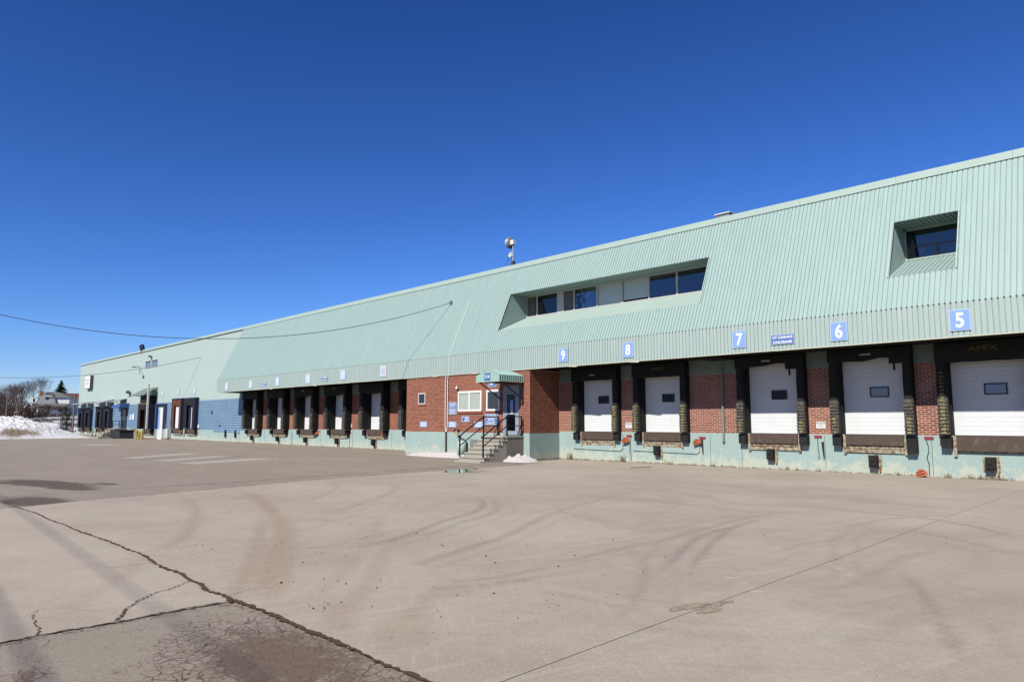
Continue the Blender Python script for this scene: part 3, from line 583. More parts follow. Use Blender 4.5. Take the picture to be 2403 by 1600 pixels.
segsL.append((cur, -29.8))
def brick_wall(name_mat, ranges, z0f, z1, yf, seed, individual=0, order=None):
    m = MB(); allb = []
    for (a, b) in ranges: m.box(a, b, yf, yf + .35, min(z0f(a), z0f(b)), z1)
    w = m.build('brick_wall', name_mat, wh)
    return w
# right-hand wall
for a, b in segsR:
    m = MB().box(a, b, YA, YA + .35, 1.2, 3.47); w = m.build('brick_wall', 'mortar', wh)
    vis = (a + .17, b - .17) if a > -20.7 else (a, b - .17)
    if b > 7: vis = (a + .17, b)
    z0 = floorz((a + b) / 2) + .004
    bl = brick_field(lambda z: [vis], z0, 3.47, int(a * 10))
    if a < -9 and a > -10.5 or a < -5 and a > -7: pass
    near = (-10.2 < a < -4)            # the stretches where single bricks can be picked out
    stuff = MB(); cnt = 0; cache = {}
    for (p, q, z) in bl:
        if near and b < 7:
            L = round(q - p, 3)
            if L not in cache:
                t = MB(); brick_box(t, 0, L, 0, 0); cache[L] = t.mesh('brick', 'brick')
            link('brick', cache[L], w, (p, YA - random.uniform(-.001, .0015), z)); cnt += 1
        else: brick_box(stuff, p, q, z, YA, random.uniform(-.001, .0015))
    if stuff.v: stuff.build('brick', 'brick', w, kind='stuff')
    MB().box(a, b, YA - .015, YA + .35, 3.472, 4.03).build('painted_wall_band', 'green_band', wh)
# left-hand wall
for a, b in segsL:
    w = MB().box(a, b, YA, YA + .35, 1.0, 3.42).build('brick_wall', 'mortar_dull', wh)
    aa, bb = a + .2, b - .2
    if a < -55: aa = -54.2; 
    if b > -30: bb = b
    if bb - aa > .1:
        st = MB()
        for (p, q, z) in brick_field(lambda z: [(aa, bb)], floorz((a + b) / 2) + .004, 3.40, int(a * 10)): brick_box(st, p, q, z, YA, random.uniform(-.001, .0015))
        st.build('brick', 'brick', w, kind='stuff')
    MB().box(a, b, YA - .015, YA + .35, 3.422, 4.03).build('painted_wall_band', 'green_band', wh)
for n, cx in DOCKS.items():       # lintels over the doors
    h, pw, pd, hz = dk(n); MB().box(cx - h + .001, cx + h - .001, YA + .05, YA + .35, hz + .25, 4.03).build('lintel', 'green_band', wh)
# foundation
fz = -0.7
def foundation(x0, x1, step=3.0):
    m = MB(); x = x0
    while x < x1 - 1e-6:
        xb = min(x1, x + step); za, zb = floorz(x), floorz(xb)
        vs = [(x, YA - .03, fz), (xb, YA - .03, fz), (xb, YA - .03, zb), (x, YA - .03, za), (x, YA + .5, fz), (xb, YA + .5, fz), (xb, YA + .5, zb), (x, YA + .5, za)]
        m.add(vs, [(0, 1, 2, 3), (3, 2, 6, 7)]); x = xb
    m.add([(x0, YA - .03, fz), (x0, YA + .5, fz), (x0, YA + .5, floorz(x0)), (x0, YA - .03, floorz(x0))], [(0, 1, 2, 3)])
    return m
foundation(-20.745, 8).build('foundation_wall', 'foundation', wh)
foundation(-55.17, -29.82).build('foundation_wall', 'foundation', wh)
# thin cast lips and step in the foundation face under docks nine and eight
for cx, a, b, hook in ((-18.5, -1.42, 1.30, 1), (-15.25, -1.42, 1.62, 0)):
    pts = [(a, .50), (b - .12, .46), (b, .56), (b, 1.14), (1.24, 1.14), (1.24, .88), (-1.3, .88), (a, .62)]
    MB().prism([(cx + x, YA - .031, z) for x, z in pts], (0, -.045, 0)).build('cast_concrete_lip', 'foundation', wh)
for x in (-16.9, -13.2, -9.0, -5.87, -11.95, -2.0):        # vertical shrinkage joints
    MB().box(x, x + .012, YA - .034, YA - .0302, 0, 1.22).build('foundation_joint', 'crack', wh)
for x in (-50.6, -46.4, -42.2, -38.2, -33.9):
    MB().box(x, x + .02, YA - .034, YA - .0302, 0, 1.1).build('foundation_joint', 'crack', wh)

# ----- one dock: door, seal, leveler, bumpers
_pm = {}
def cached(key, fn):
    if key not in _pm: _pm[key] = fn()
    return _pm[key]
def door_panel_mesh(w, h):
    m = MB(); m.corr((-w, 0, 0), (0, 0, 1), (1, 0, 0), (0, -1, 0), h, 2 * w, .132, [(0, 0), (.90, 0), (.93, -.005), (.97, -.005)])
    m.box(-w, w, .0, .045, h, h + .006); return m.mesh('door_panel', 'white_door')
def pad_mesh(h, pw, pd, top, mirror):
    m = MB(); s = mirror
    x0, x1 = (h * s, (h + pw) * s) if s > 0 else ((h + pw) * s, h * s)
    n = 12; rr = random.Random(int(h * 100 + pd * 10) + s)
    prev = None
    for i in range(n + 1):
        z = top * i / n; j = [rr.uniform(-.012, .012) for _ in range(3)]
        ring = [(x0 + j[0], 0, z), (x0 + j[0], -pd + .05, z), (x0 + .05 + j[0], -pd + j[2], z), (x1 - .05 + j[1], -pd + j[2], z), (x1 + j[1], -pd + .05, z), (x1 + j[1], 0, z)]
        if prev is not None:
            b = len(m.v); m.v += ring
            for k in range(5): m.f.append((b - 6 + k, b - 6 + k + 1, b + k + 1, b + k))
        else: m.v += ring
        prev = ring
    m.f.append((0, 1, 2, 3, 4, 5)[::-1]); b = len(m.v); m.f.append(tuple(range(b - 6, b)))
    return m.mesh('side_pad', 'black')
def pleat_mesh(h, pw, pd, top, mirror, seed):
    m = MB(); s = mirror; rr = random.Random(seed)
    x0, x1 = (h * s, (h + pw) * s) if s > 0 else ((h + pw) * s, h * s)
    z = .02
    while z < top:
        t = rr.uniform(-.012, .012); d = .045 + rr.uniform(-.01, .012)
        vs = [(x0 - .012 + t, -pd - d, z), (x1 + .012, -pd - d, z + rr.uniform(-.012, .012)), (x1, -pd, z + .125), (x0, -pd, z + .125), (x0 - .012 + t, -pd + .12, z - .005), (x1 + .012, -pd + .12, z), (x1, -pd + .12, z + .12), (x0, -pd + .12, z + .12)]
        m.add(vs, [(0, 1, 2, 3), (1, 5, 6, 2), (4, 0, 3, 7), (4, 5, 1, 0), (3, 2, 6, 7)]); z += .105
    return m.mesh('pleat', 'pleat')
def stripe_mesh(h, pw, pd, za, zb, mirror, seed):
    m = MB(); s = mirror; rr = random.Random(seed); c = (h + pw * .5) * s
    z = .02
    while z < zb:
        if z >= za:
            w = pw * .24
            m.add([(c - w, -pd - .062, z + .012), (c + w, -pd - .062, z + .012), (c + w, -pd - .03, z + .088), (c - w, -pd - .03, z + .088)], [(0, 1, 2, 3)])
        z += .105
    return m.mesh('guide_stripe', 'yellow_worn')
def bumper_mesh(w, h, d):
    m = MB(); n = 6
    for i in range(n):
        a = -w / 2 + w * i / n; m.box(a + .003, a + w / n - .003, -d + (.008 if i % 2 else 0), 0, -h / 2 + (.006 if i % 2 else 0), h / 2)
    for z in (-h * .28, h * .28): m.tube([(-w / 2 - .012, -d * .5, z), (w / 2 + .012, -d * .5, z)], .018, 8)
    return m.mesh('dock_bumper', 'rubber')
stripes = {5: (0, 3.2), 6: (.0, .5), 7: (.0, .42), 8: (0, 1.1), 9: (0, 1.1), 10: (0, 1), 11: (0, .9), 12: (0, .9), 13: (0, .9), 14: (0, .9), 15: (0, .9)}
for n, cx in DOCKS.items():
    h, pw, pd, hz = dk(n); fl = floorz(cx) + .015; near = n <= 9
    # door: frame with stacked panels and a small window
    fr = MB()
    for s in (-1, 1): fr.box(min(s * (h - .02), s * h), max(s * (h - .02), s * h), -.03, .23, 0, 3.1)  # black jamb liners added so the door recess sides stay dark
    fr.box(-h, h, .15, .23, 3.02, 3.1)
    door = link('dock_door', cached(('fr', h), lambda: fr.mesh('dock_door', 'black')), wh, (cx, YA, fl))
    for k in range(5):
        link('door_panel', cached(('dp', h), lambda: door_panel_mesh(h + .06, .524)), door, (cx, YA + .20, fl + k * .53))
    wz = 2.62 - fl if near else 2.60 - fl; wxc = .14 if near else (.62 if n != 12 else .52)
    wm_ = MB(); wm_.box(-.28, .28, -.03, .0, -.165, .165)
    def wf():
        m = MB(); t = .035; m.box(-.28, .28, -.03, 0, -.165, -.165 + t); m.box(-.28, .28, -.03, 0, .165 - t, .165); m.box(-.28, -.28 + t, -.03, 0, -.165 + t, .165 - t); m.box(.28 - t, .28, -.03, 0, -.165 + t, .165 - t); return m.mesh('door_window', 'black_paint')
    dwn = link('door_window', cached('dw', wf), door, (cx + wxc, YA + .198, fl + wz))
    g = 'glass_reflection_blue' if n in (5, 6) else 'glass_dark'
    # seal
    def sb():
        m = MB(); m.box(-h - pw, h + pw, -.05, -.018, hz + .1 - fl, 4.0 - fl)
        for s in (-1, 1): m.box(min(s * (h + .02), s * (h + pw - .02)), max(s * (h + .02), s * (h + pw - .02)), -.05, -.018, 0, hz + .1 - fl)
        return m.mesh('dock_seal', 'black')
    seal = link('dock_seal', cached(('sb', h, hz, round(fl, 2)), sb), wh, (cx, YA, fl))
    for s in (-1, 1):
        top = 3.98 - fl
        link('side_pad', cached(('pad', h, pd, s), lambda: pad_mesh(h, pw, pd, 2.74, s)), seal, (cx, YA, fl))
        link('pleat', cached(('pl', h, pd, s, n % 3), lambda: pleat_mesh(h, pw, pd, 1.02 if n != 5 else 1.05, s, n)), seal, (cx, YA, fl))
        za, zb = stripes[n]
        if near: link('guide_stripe', cached(('st', h, pd, s, za, zb), lambda: stripe_mesh(h, pw, pd, za, min(zb, 1.05), s, n)), seal, (cx, YA, fl))
        if n == 5: link('guide_stripe', cached(('st2', s), lambda: stripe_mesh(h, pw, pd - .045, 1.06, 1.9, s, n)), seal, (cx, YA, fl))
    def hp():
        m = MB(); rr = random.Random(n); k = 10; w = h + pw + .01
        for i in range(k):
            a = -w + 2 * w * i / k; b = -w + 2 * w * (i + 1) / k
            def zl(x): return (hz - fl) + (.05 * math.sin(x * 2.3 + n) + .02 * math.sin(x * 7) if n in (6, 7) or n > 9 else .008 * math.sin(x * 9))
            za_, zb_ = zl(a), zl(b)
            if i == 0 and n in (6, 7): za_ = zl(a)
            m.add([(a, -pd - .03, za_), (b, -pd - .03, zb_), (b, -pd - .02, 3.985 - fl), (a, -pd - .02, 3.985 - fl), (a, -.05, za_ + .02), (b, -.05, zb_ + .02), (b, -.05, 3.985 - fl), (a, -.05, 3.985 - fl)],
                  [(0, 1, 2, 3), (4, 5, 1, 0), (3, 2, 6, 7)] + ([(4, 0, 3, 7)] if i == 0 else []) + ([(1, 5, 6, 2)] if i == k - 1 else []))
        if n in (6, 7):     # the torn corner hanging down inside the right pad
            m.box(w - .62, w - .2, -pd + .02, -pd + .1, hz - fl - .16, hz - fl + .1); m.box(w - .5, w - .44, -pd + .0, -pd + .03, hz - fl - .38, hz - fl)
        return m.mesh('header_pad', 'black')
    link('header_pad', cached(('hp', n), hp), seal, (cx, YA, fl))
    if n in (5, 8): link('lettering', text_mesh('APEX', .20 if n == 5 else .17, 'letter_yellow', .008, 1.45), seal, (cx + .0, YA - pd - .036, 3.78 if n == 5 else 3.77))
    if n in (9, 7, 6, 13, 12): link('maker_plate', cached('mp', lambda: MB().box(-.16, .16, -.006, 0, -.025, .025).mesh('maker_plate', 'letter_grey')), seal, (cx - .05, YA - pd - .032, 3.68 if n == 9 else 3.80))
    # leveler lip and its pit frame
    lh = .45 if n == 5 else .34
    def lv():
        m = MB(); m.box(-h + .12, h - .12, -.15, -.115, -lh, -.03); m.box(-h + .1, h - .1, -.13, .0, -.03, -.005); m.tube([(-h + .12, -.13, -.045), (h - .12, -.13, -.045)], .02, 8)
        for x in (-h + .3, 0, h - .3): m.box(x - .02, x + .02, -.165, -.15, -lh + .04, -.06)
        return m.mesh('dock_leveler', 'brown_steel')
    lev = link('dock_leveler', cached(('lv', h, lh), lv), wh, (cx, YA, fl))
    def lf():
        m = MB(); m.box(-h + .10, h - .10, -.085, -.031, -.58 if n != 5 else -.50, -lh - .01)
        for s in (-1, 1): m.box(min(s * (h - .11), s * (h - .03)), max(s * (h - .11), s * (h - .03)), -.11, -.031, -.62 if n in (5, 6, 7) else -.5, -.01)
        m.box(-h + .1, h - .1, -.105, -.085, -.45, -.43); return m.mesh('pit_frame', 'cream_steel')
    link('pit_frame', cached(('lf', h, lh), lf), lev, (cx, YA, fl))
    for s in (-1, 1):
        big = n in (6,) and s == 1
        link('dock_bumper', cached(('bm', big, near), lambda: bumper_mesh(.27, .5 if big else .33, .24)), wh, (cx + s * (h + .12), YA - .031, fl - (.30 if big else .21)))
    if n not in (9,):
        hk = {8: (-.22, .54), 7: (-.10, .55), 6: (-.04, .44), 5: (-.05, .49)}.get(n, (-.15, .42))
        def hm():
            m = MB(); m.box(-.12, .12, -.2, 0, -.18, .18); m.box(-.1, .1, -.225, -.2, -.14, .12); m.box(-.05, .05, -.26, -.22, .0, .15)
            for x in (-.06, .06): m.tube([(x, -.24, -.1), (x, -.205, -.1)], .02, 8)
            return m.mesh('trailer_hook', 'rubber')
        tk = link('trailer_hook', cached('hook', hm), wh, (cx + hk[0], YA - .05, hk[1]))
        def hp2():
            m = MB(); m.box(-.2, .2, .0, .018, -.24, .2); m.box(.125, .18, -.03, .0, -.34, .2); return m.mesh('back_plate', 'cream_steel')
        link('back_plate', cached('hookp', hp2), tk, (cx + hk[0], YA - .05, hk[1]))
MT['glass_reflection_blue'] = simple('painted_reflection_glass', (0.12, 0.20, 0.34), 0.15, 0.6, var=0.2)  # bluish reflection painted in as the pane's base colour
for n, cx in DOCKS.items():
    near = n <= 9; fl = floorz(cx) + .015; wxc = .14 if near else (.62 if n != 12 else .52)
    dw = [o for o in scene.objects if o.name.startswith('door_window') and abs(WL[o.name][0] - (cx + wxc)) < .01][0]
    def pn(): return MB().box(-.245, .245, -.012, -.004, -.13, .13).mesh('pane', 'glass_reflection_blue' if n in (5, 6) else 'glass_dark')
    link('pane', cached(('pn', n in (5, 6)), pn), dw, WL[dw.name])

# ----- entrance block
BX0, BX1 = -29.82, -20.76
m = MB().box(BX0, BX1, YB, YA + .3, 1.15, 3.97); bw = m.build('brick_wall', 'mortar_dull', wh)
m = MB().box(BX0 - .01, BX1 + .01, YB - .03, YA + .2, fz, 1.17); m.build('foundation_wall', 'foundation', wh)
holes = [(-25.57, -23.86, 2.17, 3.13), (-23.53, -22.64, 2.17, 3.14), (-28.76, -28.17, 2.57, 3.14), (-22.38, -21.36, 0, 3.32), (-25.62, -23.84, 2.03, 2.17), (-23.55, -22.62, 2.03, 2.17), (-28.80, -28.13, 2.48, 2.57)]
def cut(z):
    iv = [(BX0, BX1)]
    for a, b, z0, z1 in holes:
        if z0 - .03 < z < z1 + .03:
            nv = []
            for s0, s1 in iv:
                if b <= s0 or a >= s1: nv.append((s0, s1)); continue
                if a > s0: nv.append((s0, a))
                if b < s1: nv.append((b, s1))
            iv = nv
    return iv
st = MB()
for (p, q, z) in brick_field(cut, 1.175, 3.95, 99): brick_box(st, p, q, z, YB, random.uniform(-.001, .0015))
for (p, q, z) in brick_field(lambda z: [(YB, YA)], 1.175, 3.95, 98): brick_box(st, p, q, z, BX1, random.uniform(-.001, .0015), 'y')
st.build('brick', 'brick', bw, kind='stuff')
def window(name, x0, x1, z0, z1, y, bars, frame='white', inner='blind', t=.09, parent=wh, glass='glass', depth=.10, back=.10):
    m = MB(); m.box(x0, x1, y - .03, y + depth, z0, z0 + t); m.box(x0, x1, y - .03, y + depth, z1 - t, z1)
    m.box(x0, x0 + t, y - .03, y + depth, z0 + t, z1 - t); m.box(x1 - t, x1, y - .03, y + depth, z0 + t, z1 - t)
    for b in bars: m.box(b - t * .55, b + t * .55, y - .028, y + depth, z0 + t, z1 - t)
    w = m.build(name, frame, parent); ed = [x0 + t] + [b for b in bars] + [x1 - t]
    for a, b in zip(ed, ed[1:]):
        MB().box(a + .001, b - .001, y - .014, y - .009, z0 + t, z1 - t).build('pane', glass, w)
        if inner: MB().box(a + .001, b - .001, y + .008, y + .012, z0 + t, z1 - t).build('window_blind' if inner == 'blind' else 'dark_room', inner, w)
    return w
window('window', -25.57, -23.86, 2.17, 3.13, YB - .02, [-24.73])
window('window', -23.53, -22.64, 2.17, 3.14, YB - .02, [], inner='dark_room')
window('window', -28.76, -28.17, 2.57, 3.14, YB - .02, [], frame='white_dirty', inner='dark_room', t=.05)
for a, b, z in ((-25.62, -23.83, 2.05), (-23.55, -22.62, 2.05)): MB().box(a, b, YB - .06, YB, z, z + .112).build('window_sill', 'brick', wh)
MB().box(-28.80, -28.13, YB - .05, YB, 2.49, 2.565).build('window_sill', 'brick', wh)
MB().box(-25.5, -23.9, YB - .028, YB - .004, 1.86, 2.04).build('worn_brick_course', 'green_band', wh) if False else None
MB().box(-24.67, -24.14, YB - .035, YB - .0302, .45, .85).build('basement_window', 'grey_metal', wh)
# door
m = MB(); y = YB - .075
m.box(-22.36, -22.24, y, y + .12, 1.06, 3.30); m.box(-21.49, -21.37, y, y + .12, 1.06, 3.30); m.box(-22.24, -21.49, y, y + .12, 3.0, 3.30)
ed_ = m.build('entrance_door', 'door_grey', wh)
m = MB(); y += .012
m.box(-22.23, -22.13, y, y + .05, 1.09, 2.99); m.box(-21.60, -21.50, y, y + .05, 1.09, 2.99); m.box(-22.13, -21.60, y, y + .05, 2.90, 2.99); m.box(-22.13, -21.60, y, y + .05, 1.09, 1.27); m.box(-22.13, -21.60, y, y + .05, 2.0, 2.05)
m.build('door_leaf', 'door_grey', ed_)
MB().box(-22.13, -21.60, y + .015, y + .02, 1.27, 2.0).build('pane', 'glass_dim', ed_); MB().box(-22.13, -21.60, y + .015, y + .02, 2.05, 2.90).build('pane', 'glass_dim', ed_)
MB().box(-22.13, -21.60, y + .03, y + .035, 1.27, 2.9).build('dark_room', 'dark_room', ed_)
MB().box(-21.93, -21.73, y + .003, y + .006, 2.10, 2.62).build('paper_notice', 'sign_blue', ed_)
MB().prism([(-21.90, y + .002, 2.02), (-21.74, y + .002, 2.02), (-21.78, y + .002, 2.14), (-21.86, y + .002, 2.14)], (0, -.003, 0)).build('paper_notice', 'white', ed_)
m = MB(); m.tube([(-22.16, y - .01, 1.75), (-22.16, y - .05, 1.75), (-22.16, y - .05, 1.95), (-22.16, y - .01, 1.95)], .012, 6); m.build('door_handle', 'galv', ed_)

# ----- fascia, mansard and roof
XL, XR = -55.17, 8.0
PROF = [(0, 0), (.79, 0), (.84, -.028), (.93, -.028)]
mf = MB().corr((XL, YF, 3.975), (1, 0, 0), (0, 0, 1), (0, -1, 0), XR - XL, .955, .135, PROF)
fa = mf.build('fascia', 'green_fascia', wh)
lip = MB(); x = XL; rr = random.Random(3)
while x < XR:
    L = rr.uniform(.5, 1.6); b = min(XR, x + L); lip.box(x, b - .004, YF - .006, YF + .02, 3.955 + rr.uniform(-.004, .004), 3.978 + rr.uniform(0, .008)); x = b
lip.build('fascia_drip_edge', 'raw_edge', fa)
for x0 in [XL + i * 3.05 for i in range(1, 21)]:     # torn lengths of edge strip under the fascia
    if rr.random() < .45: MB().prism([(x0, YF - .008, 3.962), (x0 + .6, YF - .008, 3.962), (x0 + .5, YF - .01, 3.93 - rr.random() * .02), (x0 + .1, YF - .01, 3.945)], (0, .004, 0)).build('fascia_drip_edge', 'raw_edge', fa)
VD = Vector((0, 1.95, 4.29)); SL = VD.length; VD.normalize(); ND = Vector((0, -VD.z, VD.y))
def vz(z): return (z - 4.93) / 4.29 * SL
DORM = [(-23.2, -12.6), (-6.36, -4.6)]
def sp(u):
    x = XL + u
    for a, b in DORM:
        if a < x < b: return [(0, vz(5.94)), (vz(7.80), SL)]
    return [(0, SL)]
mm = MB().corr((XL, YF, 4.93), (1, 0, 0), VD, ND, XR - XL, SL, .135, PROF, sp)
man = mm.build('mansard_roof', 'green', wh)
g = MB(); x = XL
while x < XR - .2:
    g.box(x + .85 * .135 - .022, x + .85 * .135 + .022, YF - .006, YF + .004, 4.915, 4.938); x += .135
g.build('closure_gap', 'soffit', man, kind='stuff')
sc_ = MB(); x = XL; k = 0
while x < XR - .2:
    for j, v_ in enumerate((.25, 1.75, 3.3, 4.5)):
        if (k + j) % 3 == 0 and random.random() < .8 and not any(a - .1 < x < b + .1 for a, b in DORM):
            P = Vector((x + .05, YF, 4.93)) + VD * (v_ + random.uniform(-.02, .02)); q_ = .009
            sc_.add([tuple(P + Vector((dx * q_, 0, 0)) + VD * dv * q_ + ND * .004) for dx, dv in ((-1, -1), (1, -1), (1, 1), (-1, 1))], [(0, 1, 2, 3)])
    x += .135; k += 1
sc_.build('fixing_screw', 'grey_metal', man, kind='stuff')
for i_, (x, v0, v1) in enumerate(((-9.6, .4, 1.0), (-3.5, 1.4, 1.7), (-6.9, 3.9, 4.3), (-13.9, 2.2, 2.5), (-17.3, 3.9, 4.2), (-25.1, 1.2, 2.0))):   # scuffs and scrapes in the cladding
    x = XL + round((x - XL) / .135) * .135 + .03; P0 = Vector((x, YF, 4.93)) + VD * v0 + ND * .002; P1 = Vector((x + .012, YF, 4.93)) + VD * v1 + ND * .002
    MB().quad(tuple(P0), tuple(P0 + Vector((.012, 0, 0))), tuple(P1 + Vector((.012, 0, 0))), tuple(P1)).build('scrape', 'grey_metal', man)
MB().quad((XL, YF + .03, 3.97), (XL, YA, 3.97), (XL, YA, 9.2), (XL, YF + .03, 4.95)).build('mansard_end_cap', 'green', wh)
c = MB(); x = XL
while x < XR - .01:
    b = min(XR, x + 3.05); c.box(x, b - .006, 23.50, 23.9, 9.19, ZT); x = b
c.build('roof_coping', 'green_trim', wh)
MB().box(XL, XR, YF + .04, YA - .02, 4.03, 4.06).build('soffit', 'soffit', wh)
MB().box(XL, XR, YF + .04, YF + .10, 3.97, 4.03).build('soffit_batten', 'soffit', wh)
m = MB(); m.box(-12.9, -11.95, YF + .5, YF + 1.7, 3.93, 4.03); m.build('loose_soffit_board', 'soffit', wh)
MB().box(XL, XR, 23.9, 62, 9.1, 9.3).build('flat_roof', 'soffit', wh)
MB().box(XR - .3, XR, 23.95, 62, -.5, 9.1).build('end_wall', 'green_band', wh); MB().box(XL, XR, 61.7, 62, -.5, 9.1).build('rear_wall', 'green_band', wh)
m = MB(); m.box(XR - .02, XR, YA, YA + .4, 0, 4.03); m.quad((XR, YF, 4), (XR, YA + .3, 4), (XR, YA + .3, 9.2), (XR, YF, 4.93)); m.build('mansard_end_cap', 'green', wh)
YW = 24.0
def yman(z): return YF + (z - 4.93) / 4.29 * 1.95
for di, (a, b) in enumerate(DORM):
    r0 = MB().quad((a, yman(5.94), 5.94), (b, yman(5.94), 5.94), (b, YW, 6.76), (a, YW, 6.76)) if di == 0 else \
        MB().corr((a, yman(5.94), 5.94), (1, 0, 0), (0, YW - yman(5.94), .82), (0, -.82, YW - yman(5.94)), b - a, math.hypot(YW - yman(5.94), .82), .135, PROF)
    dr = r0.build('window_recess', 'green_trim' if di == 0 else 'green', wh)
    MB().corr((a, yman(7.8), 7.80), (1, 0, 0), (0, 1, 0), (0, 0, -1), b - a, YW - yman(7.8), .135, PROF).build('recess_ceiling', 'green', dr)
    y0 = yman(5.94)
    def ss(u, y0=y0):
        y = y0 + u; lo = 5.94 + (y - y0) / (YW - y0) * .82; hi = 4.93 + (y - YF) / 1.95 * 4.29 if y < yman(7.8) else 7.80
        return [(lo - 5.9, hi - 5.9)]
    MB().corr((a, y0, 5.9), (0, 1, 0), (0, 0, 1), (1, 0, 0), YW - y0, 2, .12, PROF, ss).build('recess_side', 'green', dr)
    MB().corr((b, y0, 5.9), (0, 1, 0), (0, 0, 1), (-1, 0, 0), YW - y0, 2, .12, PROF, ss).build('recess_side', 'green', dr)
    e = .03                # edge flashings
    for x in (a, b): MB().bar((x, yman(5.94) - e, 5.94 + e * .45), (x, yman(7.8) - e, 7.8 + e * .45), .03, .012).build('recess_flashing', 'green_trim', dr)
    m = MB(); m.box(a, b, YW + .9, YW + .95, 6.3, 8.2); m.box(a, b, YW + .06, YW + .95, 8.1, 8.15); m.box(a, b, YW + .06, YW + .95, 6.5, 6.55); m.box(a - .05, a, YW + .06, YW + .95, 6.5, 8.1); m.box(b, b + .05, YW + .06, YW + .95, 6.5, 8.1)
    m.build('dark_room', 'dark_room', dr)
# ribbon window
fr = MB(); t = .05; x0, x1, z0, z1 = -23.2, -12.6, 6.76, 7.80
fr.box(x0, x1, YW - .03, YW + .05, z0, z0 + .045); fr.box(x0, x1, YW - .03, YW + .05, z1 - .06, z1)
for x in (-23.18, -22.49, -20.14, -18.80, -17.42, -16.05, -14.70, -12.63): fr.box(x - .035, x + .035, YW - .035, YW + .05, z0 + .045, z1 - .06)
fr.box(-21.19, -21.15, YW - .03, YW + .05, z0 + .045, z1 - .06)
rw = fr.build('ribbon_window', 'white_dirty', wh)
for a, b in ((-23.145, -22.60), (-20.78, -20.22)): MB().box(a, b, YW - .01, YW, z0 + .06, z1 - .08).build('insect_screen', 'screen', rw)
MB().box(-21.15, -20.85, YW - .012, YW + .0, z0 + .045, z1 - .06).build('blank_panel', 'white_dirty', rw)
MB().box(-20.85, -20.78, YW - .02, YW + .0, z0 + .045, z1 - .06).build('blank_panel', 'white_dirty', rw)
for a, b, sh in ((-22.45, -21.19, .16), (-20.10, -18.84, .27), (-18.76, -17.46, 1.0), (-17.38, -16.09, .90), (-16.01, -14.74, .10), (-14.66, -12.67, .02)):
    MB().box(a, b, YW + .0, YW + .006, z0 + .045, z1 - .06).build('pane', 'glass_deep' if sh < .3 else 'glass', rw)
    H = (z1 - z0 - .105) * sh; MB().box(a + .01, b - .01, YW + .022, YW + .027, z1 - .06 - H, z1 - .06).build('roller_shade', 'shade', rw)
MB().box(-22.42, -22.30, YW + .12, YW + .2, z0 + .05, 7.4).build('curtain', 'screen', rw)
fr = MB(); x0, x1 = -6.36, -4.6
fr.box(x0, x1, YW - .04, YW + .05, z0, z0 + .04); fr.box(x0, x1, YW - .03, YW + .05, z1 - .09, z1); fr.box(x0, x0 + .05, YW - .03, YW + .05, z0, z1); fr.box(x1 - .05, x1, YW - .03, YW + .05, z0, z1)
sw = fr.build('window', 'green_trim', wh)
m = MB(); m.box(x0 + .05, x1 - .05, YW - .02, YW + .04, 7.17, 7.20); m.box(-5.50, -5.43, YW - .02, YW + .04, z0 + .04, 7.17); m.box(x0 + .05, x0 + .11, YW - .02, YW + .04, z0 + .04, 7.17); m.box(x0 + .05, x1 - .05, YW - .02, YW + .04, z0 + .04, z0 + .065)
m.build('glazing_bar', 'screen', sw)
MB().box(x0 + .05, x1 - .05, YW, YW + .006, 7.20, z1 - .09).build('pane', 'glass_deep', sw); MB().box(x0 + .11, -5.5, YW, YW + .006, z0 + .06, 7.17).build('pane', 'glass_deep', sw); MB().box(-5.43, x1 - .05, YW, YW + .006, z0 + .06, 7.17).build('pane', 'glass_deep', sw)
for a in (-5.98, -4.98): MB().box(a, a + .16, YW + .1, YW + .12, z0 + .06, 7.15).build('curtain', 'sign_pale', sw)

# ---------------------------------------------------------------- metal clad wing
WX0, WX1 = -107.2, -55.20
wg = thing('metal_clad_wing', 'far end of the warehouse with flat pale mint upper wall over blue horizontal siding', 'building', (-81, 23.6, 0))
MB().corr((WX0, YA, 3.58), (1, 0, 0), (0, 0, 1), (0, -1, 0), WX1 - WX0, 5.66, .20, [(0, 0), (.7, 0), (.8, -.012), (.9, -.012)]).build('upper_wall', 'green_pale', wg)
def bluebottom(x): return float(np.interp(x, [-107, -98, -71, -63, -55], [.86, .90, 1.04, .95, .93]))
m = MB(); m.corr((WX0, YA - .01, .9), (0, 0, 1), (1, 0, 0), (0, -1, 0), 2.68, -54.1 - WX0, .203, [(0, 0), (.10, .005), (.55, .035), (.80, .03), (.93, -.005)])
bs = m.build('blue_siding', 'blue', wg)
m = MB(); m.corr((-60.5, YA - .03, .78), (0, 0, 1), (1, 0, 0), (0, -1, 0), .2, 4.2, .2, [(0, 0), (.5, .04), (.9, 0)]); m.prism([(-57.4, YA - .05, .95), (-55.2, YA - .05, .95), (-55.2, YA - .07, .72), (-56.0, YA - .1, .80), (-57, YA - .06, .86)], (0, .01, 0)); m.build('bent_siding_edge', 'blue', bs)
MB().box(WX0, WX1, YA - .03, YA + .4, -1.2, 1.0).build('foundation_wall', 'foundation', wg)
c = MB(); x = WX0
while x < WX1 - .01: c.box(x, min(WX1, x + 3.05) - .006, 23.50, 23.9, 9.22, ZT); x += 3.05
c.build('roof_coping', 'green_trim', wg)
MB().box(WX0, WX0 + .06, YA - .012, YA + .03, 1.0, 9.22).build('corner_trim', 'white', wg)
m = MB(); m.quad((WX0, YA, -1.2), (WX0, 62, -1.2), (WX0, 62, 9.22), (WX0, YA, 9.22)); m.build('end_wall', 'green_pale', wg)
MB().box(WX0, WX1, 23.9, 62, 9.1, 9.25).build('flat_roof', 'soffit', wg); MB().box(WX0, WX1, 61.7, 62, -1, 9.1).build('rear_wall', 'green_pale', wg)
